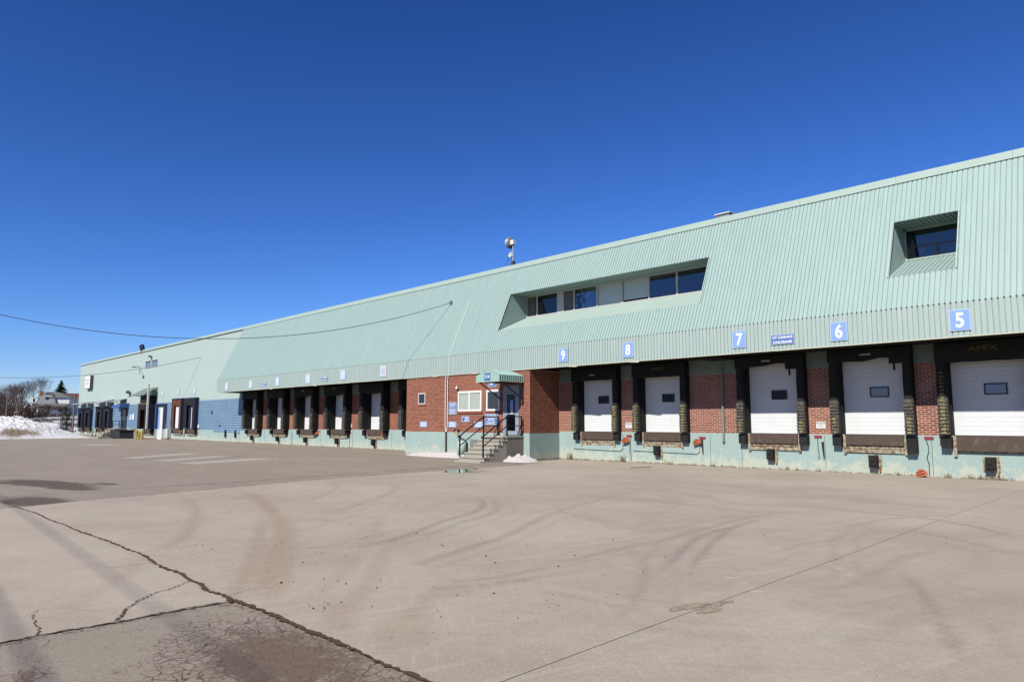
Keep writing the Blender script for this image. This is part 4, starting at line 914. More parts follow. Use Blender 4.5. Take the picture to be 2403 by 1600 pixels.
for a, b in ((-79.9, -78.1), (-77.75, -76.0)):
    fr = MB(); fr.box(a, b, YA - .05, YA, 7.36, 7.44); fr.box(a, b, YA - .05, YA, 8.1, 8.18); fr.box(a, a + .08, YA - .05, YA, 7.44, 8.1); fr.box(b - .08, b, YA - .05, YA, 7.44, 8.1); fr.box((a + b) / 2 - .03, (a + b) / 2 + .03, YA - .045, YA, 7.44, 8.1)
    w = fr.build('window', 'white_dirty', wg)
    MB().box(a + .08, b - .08, YA - .02, YA - .012, 7.44, 8.1).build('pane', 'glass_reflection_blue', w); MB().box(a + .08, b - .08, YA - .028, YA - .021, 7.95, 8.1).build('pane', 'glass_dark', w)
# dock shelters: frame box with an opening, dark curtains, white door behind
def shelter(x0, x1, pd, z0, z1, frame, curtain, door='white_door', doorx=None, hood=None, lev=True):
    m = MB(); t = .14; y0 = YA - pd
    m.box(x0, x0 + t, y0, YA - .04, z0, z1); m.box(x1 - t, x1, y0, YA - .04, z0, z1); m.box(x0 + t, x1 - t, y0, YA - .04, z1 - .16, z1)
    s = m.build('dock_shelter', frame, wg)
    w = x1 - x0
    for a, b in ((x0 + t, x0 + w * .22), (x1 - w * .22, x1 - t)):
        MB().prism([(a, y0 + .02, z0 + .02), (b, y0 + .06, z0 + .02), (b, y0 + .06, z1 - .16), (a, y0 + .02, z1 - .16)], (0, .03, 0)).build('side_curtain', curtain, s)
    MB().prism([(x0 + t, y0 + .01, z1 - .17), (x1 - t, y0 + .01, z1 - .17), (x1 - t, y0 + .03, z1 - .62), ((x0 + x1) / 2, y0 + .03, z1 - .72), (x0 + t, y0 + .03, z1 - .62)], (0, .03, 0)).build('head_curtain', curtain, s)
    MB().box(x0 + t, x1 - t, YA - .16, YA - .10, z0, z1 - .17).build('dock_door', door, s)
    if doorx: MB().box(doorx[0], doorx[1], YA - .17, YA - .162, z0 + .02, z1 - .75).build('door_panel', 'white_door', s)
    if lev: 
        MB().box(x0 + .3, x1 - .3, YA - .22, YA - .10, z0 - .40, z0 - .02).build('dock_leveler', 'brown_steel', s)
        MB().box(x0 + .3, x1 - .3, YA - .13, YA - .031, z0 - .62, z0 - .41).build('pit_frame', 'cream_steel', s)
    for a in (x0 + .02, x1 - .22): MB().box(a, a + .2, YA - .26, YA - .031, z0 - .48, z0 - .05).build('dock_bumper', 'rubber', s)
    return s
for x0, x1 in ((-105.3, -103.0), (-102.0, -99.5)): shelter(x0, x1, .42, .88, 3.45, 'navy', 'black', 'black')
for x0, x1 in ((-96.7, -94.1), (-93.3, -90.8)): shelter(x0, x1, .42, .92, 3.55, 'navy', 'black', 'black')
shelter(-70.25, -67.75, .34, 1.04, 3.88, 'navy', 'rust', 'navy', (-69.5, -68.2))
shelter(-66.75, -64.15, .42, 1.04, 3.86, 'navy', 'black', 'navy', (-65.5, -64.9))
s = shelter(-78.75, -75.9, .85, .92, 3.60, 'brown_wood', 'black', 'dark_room', (-77.4, -77.1))  # near-black sheet in the door's place paints the unlit opening
MB().box(-75.9, -75.84, YA - .85, YA - .04, .92, 3.6).build('side_panel', 'navy', s); MB().box(-78.3, -75.85, YA - .80, YA - .04, 3.62, 4.3).build('canopy_shade_box', 'black', s)  # the black box stands in for the shadow under the canopy
# drive-in door with dark frame reaching the ground
m = MB(); m.box(-75.5, -74.6, YA - .10, YA - .04, 1.0, 3.46); m.box(-74.6, -73.3, YA - .10, YA - .04, 3.1, 3.46); m.box(-73.3, -72.4, YA - .10, YA - .04, 1.0, 3.46)
dd = m.build('drive_in_door', 'navy', wg); MB().box(-74.6, -73.3, YA - .12, YA - .05, -.15, 3.1).build('door_panel', 'white_door', dd); MB().box(-74.62, -74.1, YA - .125, YA - .121, .9, 3.0).build('door_panel', 'sign_blue', dd)
# stepped canopies above the docks
def canopy(x0, x1, zt, zb, out, mat, parent=wg):
    m = MB(); m.prism([(x0, YA, zt), (x0, YA - out, zb), (x0, YA - out, zb - .06), (x0, YA, zt - .06)], (x1 - x0, 0, 0)); o = m.build('dock_canopy', mat, parent)
    for x in (x0 + .1, x1 - .1): MB().bar((x, YA - .01, zb - .75), (x, YA - out + .1, zb - .05), .05).build('bracket', 'galv', o)
    return o
canopy(-105.6, -102.9, 4.25, 3.95, 1.2, 'galv'); canopy(-102.5, -99.4, 4.25, 3.95, 1.2, 'galv'); canopy(-96.9, -94.0, 4.27, 3.95, 1.2, 'galv'); canopy(-93.6, -90.6, 4.32, 3.97, 1.2, 'galv'); canopy(-88.3, -85.8, 4.30, 3.95, 1.2, 'galv')
m = MB(); x0, x1 = -79.8, -75.6; m.prism([(x0, YA, 5.2), (x0, YA - 1.3, 4.45), (x0, YA - 1.3, 4.36), (x0, YA, 4.36)], (x1 - x0, 0, 0)); o = m.build('dock_canopy', 'green_band', wg)
for x in (-78.2, -76.6): MB().bar((x, YA - .02, 5.24), (x, YA - 1.32, 4.49), .05).build('canopy_rib', 'green_trim', o)
MB().bar((-79.9, YA - .1, 5.0), (-80.0, YA - 1.5, 4.3), .09).build('bracket', 'galv', o)
m = MB(); m.box(-75.5, -75.3, YA - 1.0, YA - .85, .95, 5.45); m.build('white_post', 'white_dirty', wg)
# blue canopy and door at the far stair
m = MB(); m.prism([(-87.6, YA, 3.75), (-87.6, YA - .9, 3.55), (-87.6, YA - 1.1, 3.2), (-87.6, YA, 3.2)], (2.9, 0, 0)); bc = m.build('door_awning', 'blue_awning', wg)
m = MB(); m.box(-87.3, -86.9, YA - .10, YA - .04, .95, 3.2); m.box(-85.6, -85.3, YA - .10, YA - .04, .95, 3.2); m.box(-86.9, -85.6, YA - .10, YA - .04, 3.0, 3.2); sd = m.build('side_door', 'navy', wg)
MB().box(-86.9, -85.6, YA - .08, YA - .04, .95, 3.0).build('door_leaf', 'glass_dark', sd)
for a in (-57.9, -55.9): MB().box(a, a + .17, YA - .16, YA - .031, .38, .98).build('dock_bumper', 'rubber', wg)
MB().box(-59.9, -59.7, YA - .08, YA - .045, 1.75, 1.83).build('wall_socket', 'yellow', wg); MB().box(-60.1, -59.5, YA - .07, YA - .047, 1.78, 1.80).build('pipe_clip', 'rust', wg)
MB().box(-61.1, -60.9, YA - .12, YA - .045, 2.35, 2.62).build('meter_box', 'letter_dark', wg); MB().box(-59.3, -59.1, YA - .12, YA - .045, 1.28, 1.42).build('meter_box', 'letter_dark', wg)
MB().box(-63.9, -63.6, YA - .15, YA - .045, 1.12, 1.38).build('junction_box', 'white', wg)
def steps_thing(name, label, x0, x1, ytop, yland, zl, n, run, rise, mat, side, loc, rail=True, posts=True, group=None):
    t = thing(name, label, 'stairs', loc)
    MB().box(x0 + .02, x1 - .02, yland + .02, ytop, -.4, zl - .07).build('landing_base', side, t)
    MB().box(x0, x1, yland - .04, ytop, zl - .07, zl).build('landing', mat, t)
    for i in range(1, n + 1):
        zt = zl - rise * i; ya = yland - run * i; 
        s = MB().box(x0, x1, ya - .04, ya + run - .04, zt - .05, zt).build('step', mat, t)
        MB().box(x0 + .02, x1 - .02, ya, ya + run - .001, -.4, zt - .05).build('riser', side if i > 99 else mat, s)
    return t
lab_loc = (-21.88, 20.6, 0)
est = steps_thing('entrance_stairs', 'concrete stairs climbing to the grey entrance door of the brick block', -22.70, -21.09, 21.618, 20.59, 1.06, 5, .262, .172, 'step', 'step_side', lab_loc)
MB().box(-22.72, -21.06, 19.02, 19.28, -.1, .045).build('step', 'step', est)
# side wall of the stairs: lighter stepped cheeks, gap to ground
def rail(x, est, yw, yl, yb, zl, zb, mat='black_paint', w=.045):
    r = MB().bar((x, yw, zl + .84), (x, yl, zl + .84), w).bar((x, yl, zl + .84), (x, yb - .1, zb + .80), w).build('handrail', mat, est)
    MB().bar((x, yw, zl + .44), (x, yl, zl + .44), w * .8).bar((x, yl, zl + .44), (x, yb, zb + .44), w * .8).build('midrail', mat, r)
    for y, z0, z1 in ((yw, zl, zl + .84), (yl, zl, zl + .84), (yb, zb, zb + .84)): MB().box(x - w * .6, x + w * .6, y - w * .6, y + w * .6, z0 - .01, z1).build('post', mat, r)
    return r
for x in (-22.62, -21.13):
    r = rail(x, est, 21.50, 20.62, 19.24, 1.06, .21)
    MB().bar((x, 21.46, 1.48), (x, 21.25, 1.06), .03).build('brace', 'black_paint', r)
m = MB()
for i in range(5):
    y = 20.59 - .262 * (i + 1); z = 1.06 - .172 * (i + 1)
    m.box(-21.42, -21.40, y - .043, y - .04, z + .0, z + .13); m.box(-21.34, -21.32, y - .043 + .262 * 0, y - .04, z + .0, z + .13)
# entrance awning
aw = thing('entrance_awning', 'small teal ribbed gable awning over the entrance door with a blue number 114 plate', 'awning', (-21.84, 21.64, 3.42))
ax0, ax1, ay, az, az2, azr = -22.58, -21.09, 20.12, 3.42, 3.69, 3.93; axm = (ax0 + ax1) / 2
for (xa, sgn) in ((ax0, 1), (ax1, -1)):
    m = MB(); v = Vector((axm - xa, 0, azr - az2)); nn = Vector((-v.z * sgn, 0, abs(v.x)))
    m.corr((xa, ay, az2), (0, 1, 0), v, nn, 21.62 - ay, v.length, .135, [(0, 0), (.55, 0), (.65, -.02), (.9, -.02)]); m.build('roof_slope', 'green_awning', aw)
    MB().corr((xa, ay, az), (0, 1, 0), (0, 0, 1), (-sgn, 0, 0), 21.62 - ay, az2 - az, .135, [(0, 0), (.45, 0), (.6, -.05), (.9, -.05)]).build('side_valance', 'green_awning', aw)
m = MB(); m.corr((ax0, ay, az), (1, 0, 0), (0, 0, 1), (0, -1, 0), ax1 - ax0, 1, .135, [(0, 0), (.7, 0), (.8, -.015), (.9, -.015)], lambda u: [(0, az2 - az + (azr - az2) * (1 - abs(u - .745) / .745) - .005)])
m.build('front_gable', 'green_awning', aw)
MB().box(ax0 + .02, ax1 - .02, ay + .03, 21.62, az + .03, az + .05).build('awning_underside', 'dark_room', aw)
for x in (ax0, ax1): MB().box(x - .015, x + .015, ay, 21.62, az - .03, az + .01).build('edge_channel', 'green_trim', aw)
MB().box(ax0 + .015, ax1 - .015, ay - .01, ay + .01, az - .03, az + .01).build('edge_channel', 'green_trim', aw)
for x in (ax0 + .08, ax1 - .05): MB().bar((x, ay + .15, az - .02), (x, 21.60, 2.66), .045).build('strut', 'black_paint', aw)
MB().box(ax1 - .07, ax1 - .03, 21.56, 21.61, 2.4, 3.42).build('strut', 'black_paint', aw)
pl = MB().box(axm - .17, axm + .17, ay - .03, ay - .012, az + .05, az + .36).build('number_plate', 'sign_blue_dark', aw)
link('lettering', text_mesh('114', .21, 'letter', .005), pl, (axm, ay - .032, az + .205))

# ---------------------------------------------------------------- signs
def sign(text, x0, x1, z0, z1, label, group, board='sign_blue', letter='letter', rim='sign_pale', y=YF - .03, size=None, bold=.016, xs=.84):
    cx, cz = (x0 + x1) / 2, (z0 + z1) / 2; W, H = x1 - x0, z1 - z0
    t = thing('dock_number_sign', label, 'sign', (cx, y, cz), group)
    MB().box(x0, x1, y, y + .015, z0, z1).build('board', rim, t); MB().box(x0 + .02, x1 - .02, y - .003, y, z0 + .02, z1 - .02).build('panel', board, t)
    link('numeral', text_mesh(text, size or H * .95, letter, bold, xs), t, (cx, y - .005, cz)); return t
G1 = 'blue dock number signs along the fascia'
sign('5', -4.75, -4.25, 4.13, 4.71, 'blue sign with white number 5 on the mint fascia above the rightmost dock', G1)
sign('6', -7.91, -7.41, 4.12, 4.70, 'blue sign with white number 6 on the mint fascia right of the clearance sign', G1)
sign('7', -11.14, -10.64, 4.15, 4.73, 'blue sign with white number 7 on the mint fascia left of the clearance sign', G1)
sign('8', -15.70, -15.20, 4.13, 4.72, 'blue sign with white number 8 on the mint fascia', G1)
sign('9', -19.0, -18.48, 4.16, 4.73, 'blue sign with pale number 9 on the fascia right of the entrance awning', G1)
for n, xc, z in ((10, -31.95, 4.46), (11, -36.2, 4.46), (12, -40.45, 4.41), (13, -44.7, 4.41), (14, -48.95, 4.39), (15, -53.25, 4.38)):
    sign(str(n), xc - .28, xc + .28, z - .29, z + .29, {10: 'bleached pale blue sign with faint number 10, nearest one left of the entrance block', 11: 'bleached pale blue sign with number 11 on the fascia left of number 10',
        12: 'bleached pale blue sign with number 12 on the fascia right of number 13', 13: 'bleached number 13 sign right of the farthest clearance sign', 14: 'bleached number 14 sign left of the farthest clearance sign',
        15: 'bleached pale blue sign with number 15 at the far left end of the fascia'}[n], G1, 'sign_pale', 'letter_pink' if n == 10 else 'letter', 'letter', size=.46, bold=.010, xs=.8)
for t_, xc in (('18', -74.0), ('17', -69.6), ('16', -65.4)):
    tt = thing('dock_number_sign', {'18': 'washed out number 18 sign above the white drive-in door of the far wing', '17': 'washed out number 17 sign on the pale wall of the far wing', '16': 'washed out number 16 sign on the pale wall nearest the sloping roof'}[t_], 'sign', (xc, YA - .03, 4.5), G1)
    MB().box(xc - .3, xc + .3, YA - .03, YA - .015, 4.2, 4.8).build('board', 'sign_pale_mint', tt); link('numeral', text_mesh(t_, .5, 'letter', .01, .8), tt, (xc, YA - .034, 4.5))
def bars(t, x0, x1, z0, z1, rows, y, mat='letter', seed=1):
    """rows of print too small to read, as short raised strokes"""
    rr = random.Random(seed); h = (z1 - z0) / rows; m = MB()
    for i in range(rows):
        z = z1 - h * (i + .75); x = x0 + rr.uniform(0, .06) * (x1 - x0); e = x1 - rr.uniform(0, .08) * (x1 - x0)
        while x < e - .01:
            w = rr.uniform(.4, 1.6) * h; b = min(e, x + w); m.box(x, b, y - .002, y, z, z + h * .5); x = b + h * .25
    return m.build('small_print', mat, t, kind='stuff')
for i, (xa, xb, za, zb, lab) in enumerate(((-9.79, -9.03, 4.15, 4.47, 'blue clearance sign between numbers 7 and 6 on the fascia'), (-38.75, -37.99, 4.19, 4.47, 'small blue clearance sign nearer to the entrance block, beside number 12'), (-47.2, -46.44, 4.17, 4.45, 'small blue clearance sign farthest left on the fascia'))):
    cx, cz = (xa + xb) / 2, (za + zb) / 2; y = YF - .03
    t = thing('clearance_sign', lab, 'sign', (cx, y, cz), 'blue clearance signs on the fascia')
    MB().box(xa, xb, y, y + .015, za, zb).build('board', 'sign_pale', t); MB().box(xa + .012, xb - .012, y - .003, y, za + .012, zb - .012).build('panel', 'sign_blue_dark', t)
    link('lettering', text_mesh('13\'2" CLEARANCE', .105, 'letter', .004, .80), t, (cx, y - .005, cz + .072)); link('lettering', text_mesh('ZONE D\u00c9GAG\u00c9E', .105, 'letter', .004, .80), t, (cx, y - .005, cz - .075))
yb = YB - .035
def wall_sign(label, x0, x1, z0, z1, lines, group=None, board='sign_blue_dark', sz=.11):
    cx, cz = (x0 + x1) / 2, (z0 + z1) / 2
    t = thing('wall_sign', label, 'sign', (cx, yb, cz), group)
    MB().box(x0, x1, yb, yb + .02, z0, z1).build('board', 'sign_pale', t); MB().box(x0 + .03, x1 - .03, yb - .003, yb, z0 + .03, z1 - .03).build('panel', board, t)
    for s_, dx, dz, q in lines: link('lettering', text_mesh(s_, q, 'letter', .004, .92), t, (cx + dx, yb - .005, cz + dz))
    return t
GP = 'blue visitor parking signs low on the brick wall'
for x, lab in ((-28.29, 'blue visitor parking sign low on the brick below the little square window'), (-25.98, 'blue visitor parking sign beside the foot of the white pipes'), (-24.07, 'blue visitor parking sign partly hidden behind the stair handrail')):
    wall_sign(lab, x - .3, x + .3, 1.41, 1.67, [('VISITOR', 0, .052, .115), ('PARKING', 0, -.052, .115)], GP, 'sign_blue')
t = wall_sign('blue arrow sign on the brick under the double window', -25.29, -24.72, 1.66, 1.93, [('OFFICE', .09, .05, .09), ('BUREAU', .09, -.05, .09)])
m = MB(); m.bar((-25.24, yb - .006, 1.72), (-25.14, yb - .006, 1.86), .022, .004); m.bar((-25.20, yb - .006, 1.87), (-25.12, yb - .006, 1.87), .02, .004); m.bar((-25.13, yb - .006, 1.87), (-25.14, yb - .006, 1.79), .02, .004); m.build('arrow', 'letter', t)
t = wall_sign('tall blue notice sign right beside the white pipes on the brick wall', -26.27, -25.68, 2.03, 2.62, [])
bars(t, -26.2, -25.75, 2.38, 2.57, 3, yb - .003, 'letter', 4); bars(t, -26.22, -25.73, 2.07, 2.33, 7, yb - .003, 'letter', 5)
t = wall_sign('large blue notice sign behind the stair handrail left of the door', -23.62, -22.76, 1.53, 1.86, [])
bars(t, -23.45, -22.95, 1.72, 1.84, 2, yb - .003, 'letter', 6); bars(t, -23.5, -22.9, 1.56, 1.70, 5, yb - .003, 'letter', 7)
t = wall_sign('long blue header sign above the large notice beside the entrance door', -23.62, -22.76, 1.89, 2.06, []); bars(t, -23.55, -22.83, 1.91, 2.04, 2, yb - .003, 'letter', 8)
t = thing('entrance_letter_sign', 'blue square sign with white letter D half hidden behind the awning', 'sign', (-23.13, yb, 3.55))
MB().box(-23.42, -22.86, yb, yb + .02, 3.28, 3.84).build('board', 'sign_pale', t); MB().box(-23.39, -22.89, yb - .003, yb, 3.31, 3.81).build('panel', 'sign_blue_dark', t); link('numeral', text_mesh('D', .5, 'letter', .016, .9), t, (-23.14, yb - .005, 3.56))
for x, z, x1, lab in ((-17.07, 1.41, .31, 'white caution plate beside the leftmost big orange chock'), (-9.25, 1.45, .30, 'rightmost white caution plate with no chock beside it'), (-38.6, 1.31, .32, 'small white caution plate on the brick far left of the entrance block')):
    t = thing('caution_sign', lab, 'sign', (x + .15, YA - .03, z + .11), 'white caution plates between the docks')
    y = YA - .03; MB().box(x, x + x1, y, y + .016, z, z + .23).build('board', 'white', t); MB().box(x + .02, x + x1 - .02, y - .002, y, z + .155, z + .21).build('panel', 'letter_dark', t)
    link('lettering', text_mesh('CAUTION', .05, 'letter', .002, 1.0), t, (x + x1 / 2, y - .004, z + .182)); bars(t, x + .04, x + x1 - .04, z + .02, z + .15, 3, y, 'letter_grey', 3)
t = thing('box_sign', 'white box sign with faded pink print high on the far left wall', 'sign', (-101.8, 23.3, 6.75))
MB().box(-102.95, -100.4, 23.22, YA - .02, 5.9, 7.6).build('cabinet', 'letter_dark', t); MB().box(-102.9, -100.45, 23.205, 23.219, 5.95, 7.55).build('panel', 'white', t); bars(t, -102.5, -100.9, 6.3, 7.25, 2, 23.204, 'letter_pink', 9)
t = thing('wall_sign', 'two pale notices on the blue siding beside the far stairs', 'sign', (-83.0, YA - .06, 2.2)); MB().box(-84.2, -83.5, YA - .08, YA - .06, 1.85, 2.45).build('board', 'sign_pale', t)
MB().box(-83.3, -82.6, YA - .08, YA - .06, 1.9, 2.5).build('board', 'white', t)

# ---------------------------------------------------------------- fittings on the dock wall
def tube_thing(name, label, cat, pts, r, mat, group=None, n=8): return single(MB().tube(pts, r, n), name, mat, label, cat, pts[0], group)
tube_thing('downspout', 'thin grey downspout on the brick between docks 8 and 7', 'pipe', [(-12.62, YA - .07, 3.75), (-12.62, YA - .07, .98), (-12.62, YA - .12, .92)], .042, 'green_band')
for i, dx in enumerate((0, .17)):
    tube_thing('white_conduit', ('left' if i == 0 else 'right') + ' one of the pair of white pipes on the brick beside the notice sign', 'pipe', [(-26.5 + dx + .05, YB - .06, 3.97), (-26.52 + dx, YB - .06, 3.75), (-26.50 + dx, YB - .06, 1.45), (-26.43 + dx * .3, YB - .06, 1.18)], .022, 'white', 'white pipes on the brick wall')
tube_thing('ground_conduit', 'brown pipe rising from the snow to the joined white pipes', 'pipe', [(-26.41, YB - .08, 0), (-26.41, YB - .08, 1.19)], .045, 'brown_steel')
for i, dx in enumerate((0, .19)):
    x = -26.46 + dx; m = MB(); m.box(x - .028, x + .028, YF - .012, YF - .001, 3.98, 4.92); nn = ND * .008
    P0 = Vector((x, YF, 4.93)); P1 = P0 + VD * 3.2
    m.prism([tuple(P0 + Vector((-.028, 0, 0)) + ND * .001), tuple(P0 + Vector((.028, 0, 0)) + ND * .001), tuple(P1 + Vector((.028, 0, 0)) + ND * .001), tuple(P1 + Vector((-.028, 0, 0)) + ND * .001)], nn)
    single(m, 'roof_conduit', 'green_pale', ('left' if i == 0 else 'right') + ' one of two flat pale strips running up the sloping roof above the brick block', 'conduit', (x, YF, 3.98), 'pale strips on the sloping roof')
def chock(x, y, z, label, rot=0.0, lying=False):
    t = thing('wheel_chock', label, 'wheel chock', (x, y, z), 'orange wheel chocks by the docks')
    s = .30; m = MB(); P = [(0, -.0), (s, .05), (s * .85, .18), (s * .35, .24), (0, .10)]
    def T(a, b, c):
        X = a * math.cos(rot) - b * math.sin(rot); Z = a * math.sin(rot) + b * math.cos(rot); return (x + X - .1, y + c, z + Z - .1)
    vs = [T(a, b, -.16 + (.03 if i in (1, 2) else 0)) for i, (a, b) in enumerate(P)] + [T(a, b, 0) for a, b in P]
    m.add(vs, [(4, 3, 2, 1, 0), (5, 6, 7, 8, 9)] + [(i, (i + 1) % 5, (i + 1) % 5 + 5, i + 5) for i in range(5)])
    m.build('chock_body', 'orange', t)
    m = MB(); m.bar(T(.03, .13, -.17), T(.24, .21, -.155), .02); m.bar(T(.03, .06, -.17), T(.26, .12, -.15), .02); m.build('chock_tread', 'rust', t)
    return t
chock(-17.05, YA - .05, .90, 'orange wheel chock hanging beside a tall clump of dry weeds')
chock(-13.72, YA - .05, .88, 'orange wheel chock hanging left of the downspout', .12)
chock(-34.65, YA - .05, .93, 'orange wheel chock hanging beside dock 11', -.2)
chock(-42.6, YA - .05, .84, 'faded orange wheel chock hanging between docks 13 and 12', .2)
chock(-6.15, YA - .22, .12, 'orange wheel chock lying on the ground between docks 6 and 5', .1)
chock(-67.4, YA - .3, .72, 'bright orange wheel chock hanging at the far wing dock 17', .0)
chock(-93.9, YA - .3, .62, 'small orange wheel chock at the far docks left of the stairs', .0)
for x, z, lab in ((-17.02, 1.04, 'small dark red plate above the leftmost big chock'), (-13.63, 1.02, 'dark red plate above the chock nearest the downspout'), (-9.33, 1.13, 'dark red plate below the rightmost caution plate'), (-6.05, 1.14, 'rightmost dark red plate, above the chock lying on the ground,'), (-38.6, .93, 'small dark red plate below the far caution plate'), (-42.5, .97, 'small dark red plate above the faded chock')):
    single(MB().box(x, x + .25, YA - .05, YA - .031, z, z + .09), 'red_plate', 'red', lab + ' on the teal wall', 'plate', (x + .12, YA - .04, z + .04), 'dark red plates on the teal wall')
for x, a, b, lab in ((-16.81, 1.1, .08, 'thin straight cable behind the leftmost big orange chock'), (-9.22, 1.12, .42, 'thin cable hanging below the red plate between docks 7 and 6'), (-5.98, 1.13, .06, 'long thin cable hanging between docks 6 and 5'), (-38.5, .92, .05, 'thin cable below the small far caution plate'), (-46.2, .95, .1, 'leftmost thin cable on the teal wall, no plate above it')):
    rr = random.Random(int(-x * 10)); pts = [(x + rr.uniform(-.03, .03), YA - .05, a + (b - a) * i / 6) for i in range(7)]; tube_thing('hanging_cable', lab, 'cable', pts, .011, 'cable', 'thin cables hanging on the foundation wall', 6)
for x, lab in ((-9.05, 'loose black strap hanging under the red plate'), (-13.52, 'dark strap hanging under the chock right of dock 8')):
    single(MB().prism([(x - .05, YA - .06, 1.0), (x + .03, YA - .06, 1.02), (x + .04, YA - .07, .5), (x + .01, YA - .07, .42)], (0, .012, 0)), 'strap', 'rubber', lab + ' on the teal wall', 'strap', (x, YA - .06, .8))
# hose, lamp and meter near the stairs
t = thing('wall_lamp', 'small round white lamp on the brick above the double window', 'lamp', (-25.6, YB - .08, 3.32)); MB().box(-25.66, -25.54, YB - .08, YB - .0, 3.2, 3.26).build('bracket', 'letter_dark', t)
m = MB(); m.tube([(-25.6, YB - .10, 3.25), (-25.6, YB - .10, 3.30), (-25.6, YB - .10, 3.36), (-25.6, YB - .10, 3.40)], .07, 10, .03); m.build('lamp_globe', 'white', t, smooth=True)
t = thing('gas_meter', 'teal painted meter tank with black top behind the left handrail', 'meter', (-24.95, 21.4, 0)); MB().tube([(-24.95, 21.35, .1), (-24.95, 21.35, .80)], .21, 16).build('tank', 'green_trim', t, smooth=True)
m = MB(); m.tube([(-24.95, 21.35, .80), (-24.95, 21.35, .90)], .20, 16, .08); m.build('cap', 'letter_dark', t, smooth=True); m = MB(); m.tube([(-25.3, 21.5, .2), (-25.3, 21.5, 1.15)], .03, 8); m.build('pipe', 'galv', t)
t = thing('hose_tap', 'black taps with a yellow hose end on the wall left of the stairs', 'tap', (-25.6, YB - .08, 1.25))
for dx in (-.12, .12): MB().bar((-25.6 + dx, YB - .03, 1.3), (-25.6 + dx, YB - .14, 1.22), .06).build('tap', 'black_paint', t)
MB().tube([(-25.6, YB - .1, 1.24), (-25.55, YB - .12, 1.12), (-25.5, YB - .1, 1.02)], .045, 8).build('hose_end', 'yellow', t)

# ---------------------------------------------------------------- far wing ground things
fst = steps_thing('far_stairs', 'worn concrete stairs with black rails at the blue awning of the far wing', -87.6, -85.0, 23.55, 22.3, .92, 5, .3, .18, 'step', 'step_side', (-86.3, 22, -.1))
for x in (-87.4, -86.1): rail(x, fst, 23.4, 22.4, 20.8, .92, .02, w=.06)
t = thing('waste_bin', 'dark plastic waste container standing right of the far stairs', 'bin', (-83.3, 22.6, -.12))
m = MB(); m.prism([(-84.6, 21.9, -.05), (-84.6, 23.2, -.05), (-84.7, 23.3, .72), (-84.7, 21.8, .72)], (3.4, 0, 0)); m.build('bin_body', 'bin', t); MB().box(-84.75, -81.2, 21.75, 23.35, .72, .78).build('bin_lid', 'bin', t)
t = thing('hand_truck', 'dark wheel and crumpled sheet leaning beside the waste container', 'cart', (-85.0, 21.6, -.1)); MB().tube([(-85.2, 21.5, .2), (-85.05, 21.5, .2)], .25, 16).build('wheel', 'rubber', t); MB().bar((-85.1, 21.55, .2), (-84.7, 21.6, .75), .08).build('handle', 'galv', t)
t = thing('ramp_wall', 'sloping grey concrete ramp wall between the container and the brown dock', 'ramp', (-81.5, 23, -.1)); MB().prism([(-82.6, 23.2, 1.0), (-81.9, 23.2, 1.0), (-79.3, 23.2, -.3), (-82.0, 23.2, -.3)], (0, .36, 0)).build('wall', 'step_side', t)
t = thing('yellow_barrier', 'yellow painted steel barrier standing in front of the white post', 'barrier', (-75.6, 22.2, -.1), None)
for x in (-76.6, -75.9, -75.2, -74.9): MB().box(x - .09, x + .09, 22.1, 22.3, -.2, .78).build('post', 'yellow', t)
MB().box(-76.7, -76.3, 22.05, 22.09, .62, .82).build('top_cap', 'yellow', t); MB().box(-75.9, -74.7, 22.12, 22.28, .60, .82).build('rail', 'yellow', t); MB().box(-76.5, -75.9, 22.14, 22.26, -.02, .08).build('rail', 'yellow', t)
t = thing('electric_cabinet', 'pale electrical box with pipes left of the far dock 17', 'electrical box', (-71.6, 23.3, 0)); MB().box(-71.9, -71.3, 23.35, YA - .03, .15, 1.0).build('cabinet', 'white_dirty', t)
for x in (-72.3, -71.1, -70.9): MB().tube([(x, YA - .08, -.1), (x, YA - .08, 1.5)], .03, 6).build('pipe', 'galv', t)
tube_thing('corner_pipe', 'thin dark pipe with a bend right of far dock 16', 'pipe', [(-63.9, YA - .15, 1.2), (-63.9, YA - .15, .72), (-64.2, YA - .2, .64), (-64.9, YA - .2, .6)], .035, 'rubber')
t = thing('lamp_arm', 'thin bracket light arm high on the pale far wall', 'lamp', (-81.5, 23.5, 7.3)); MB().tube([(-81.6, 23.5, 6.9), (-81.5, 23.45, 7.62), (-80.2, 22.5, 7.5)], .04, 6).build('arm', 'grey_metal', t); MB().box(-80.5, -79.9, 22.35, 22.65, 7.42, 7.5).build('lamp_head', 'grey_metal', t)
t = thing('floodlight', 'small dark floodlight low on the pale wall above the blue awning', 'lamp', (-84.4, 23.4, 4.9)); MB().box(-84.8, -84.3, 23.15, 23.45, 4.8, 5.1).build('lamp_head', 'letter_dark', t); MB().box(-84.5, -84.4, 23.4, YA, 4.6, 4.8).build('bracket', 'grey_metal', t)
t = thing('floodlight', 'tiny dark floodlight above the two small windows', 'lamp', (-78.0, 23.4, 8.5)); MB().box(-78.3, -77.8, 23.3, 23.5, 8.45, 8.6).build('lamp_head', 'letter_dark', t); MB().box(-78.0, -77.94, 23.55, YA, 7.4, 8.45).build('conduit', 'green_trim', t)
t = thing('floodlight', 'square dark floodlight standing on the roof edge of the far wing', 'lamp', (-81.2, 23.6, 9.4)); MB().prism([(-81.9, 23.4, 9.95), (-81.0, 23.4, 10.05), (-80.6, 23.4, 9.50), (-81.4, 23.4, 9.40)], (0, .25, 0)).build('lamp_head', 'navy', t); MB().tube([(-81.3, 23.45, 9.0), (-81.3, 23.45, 9.5)], .04, 6).build('stand', 'grey_metal', t)

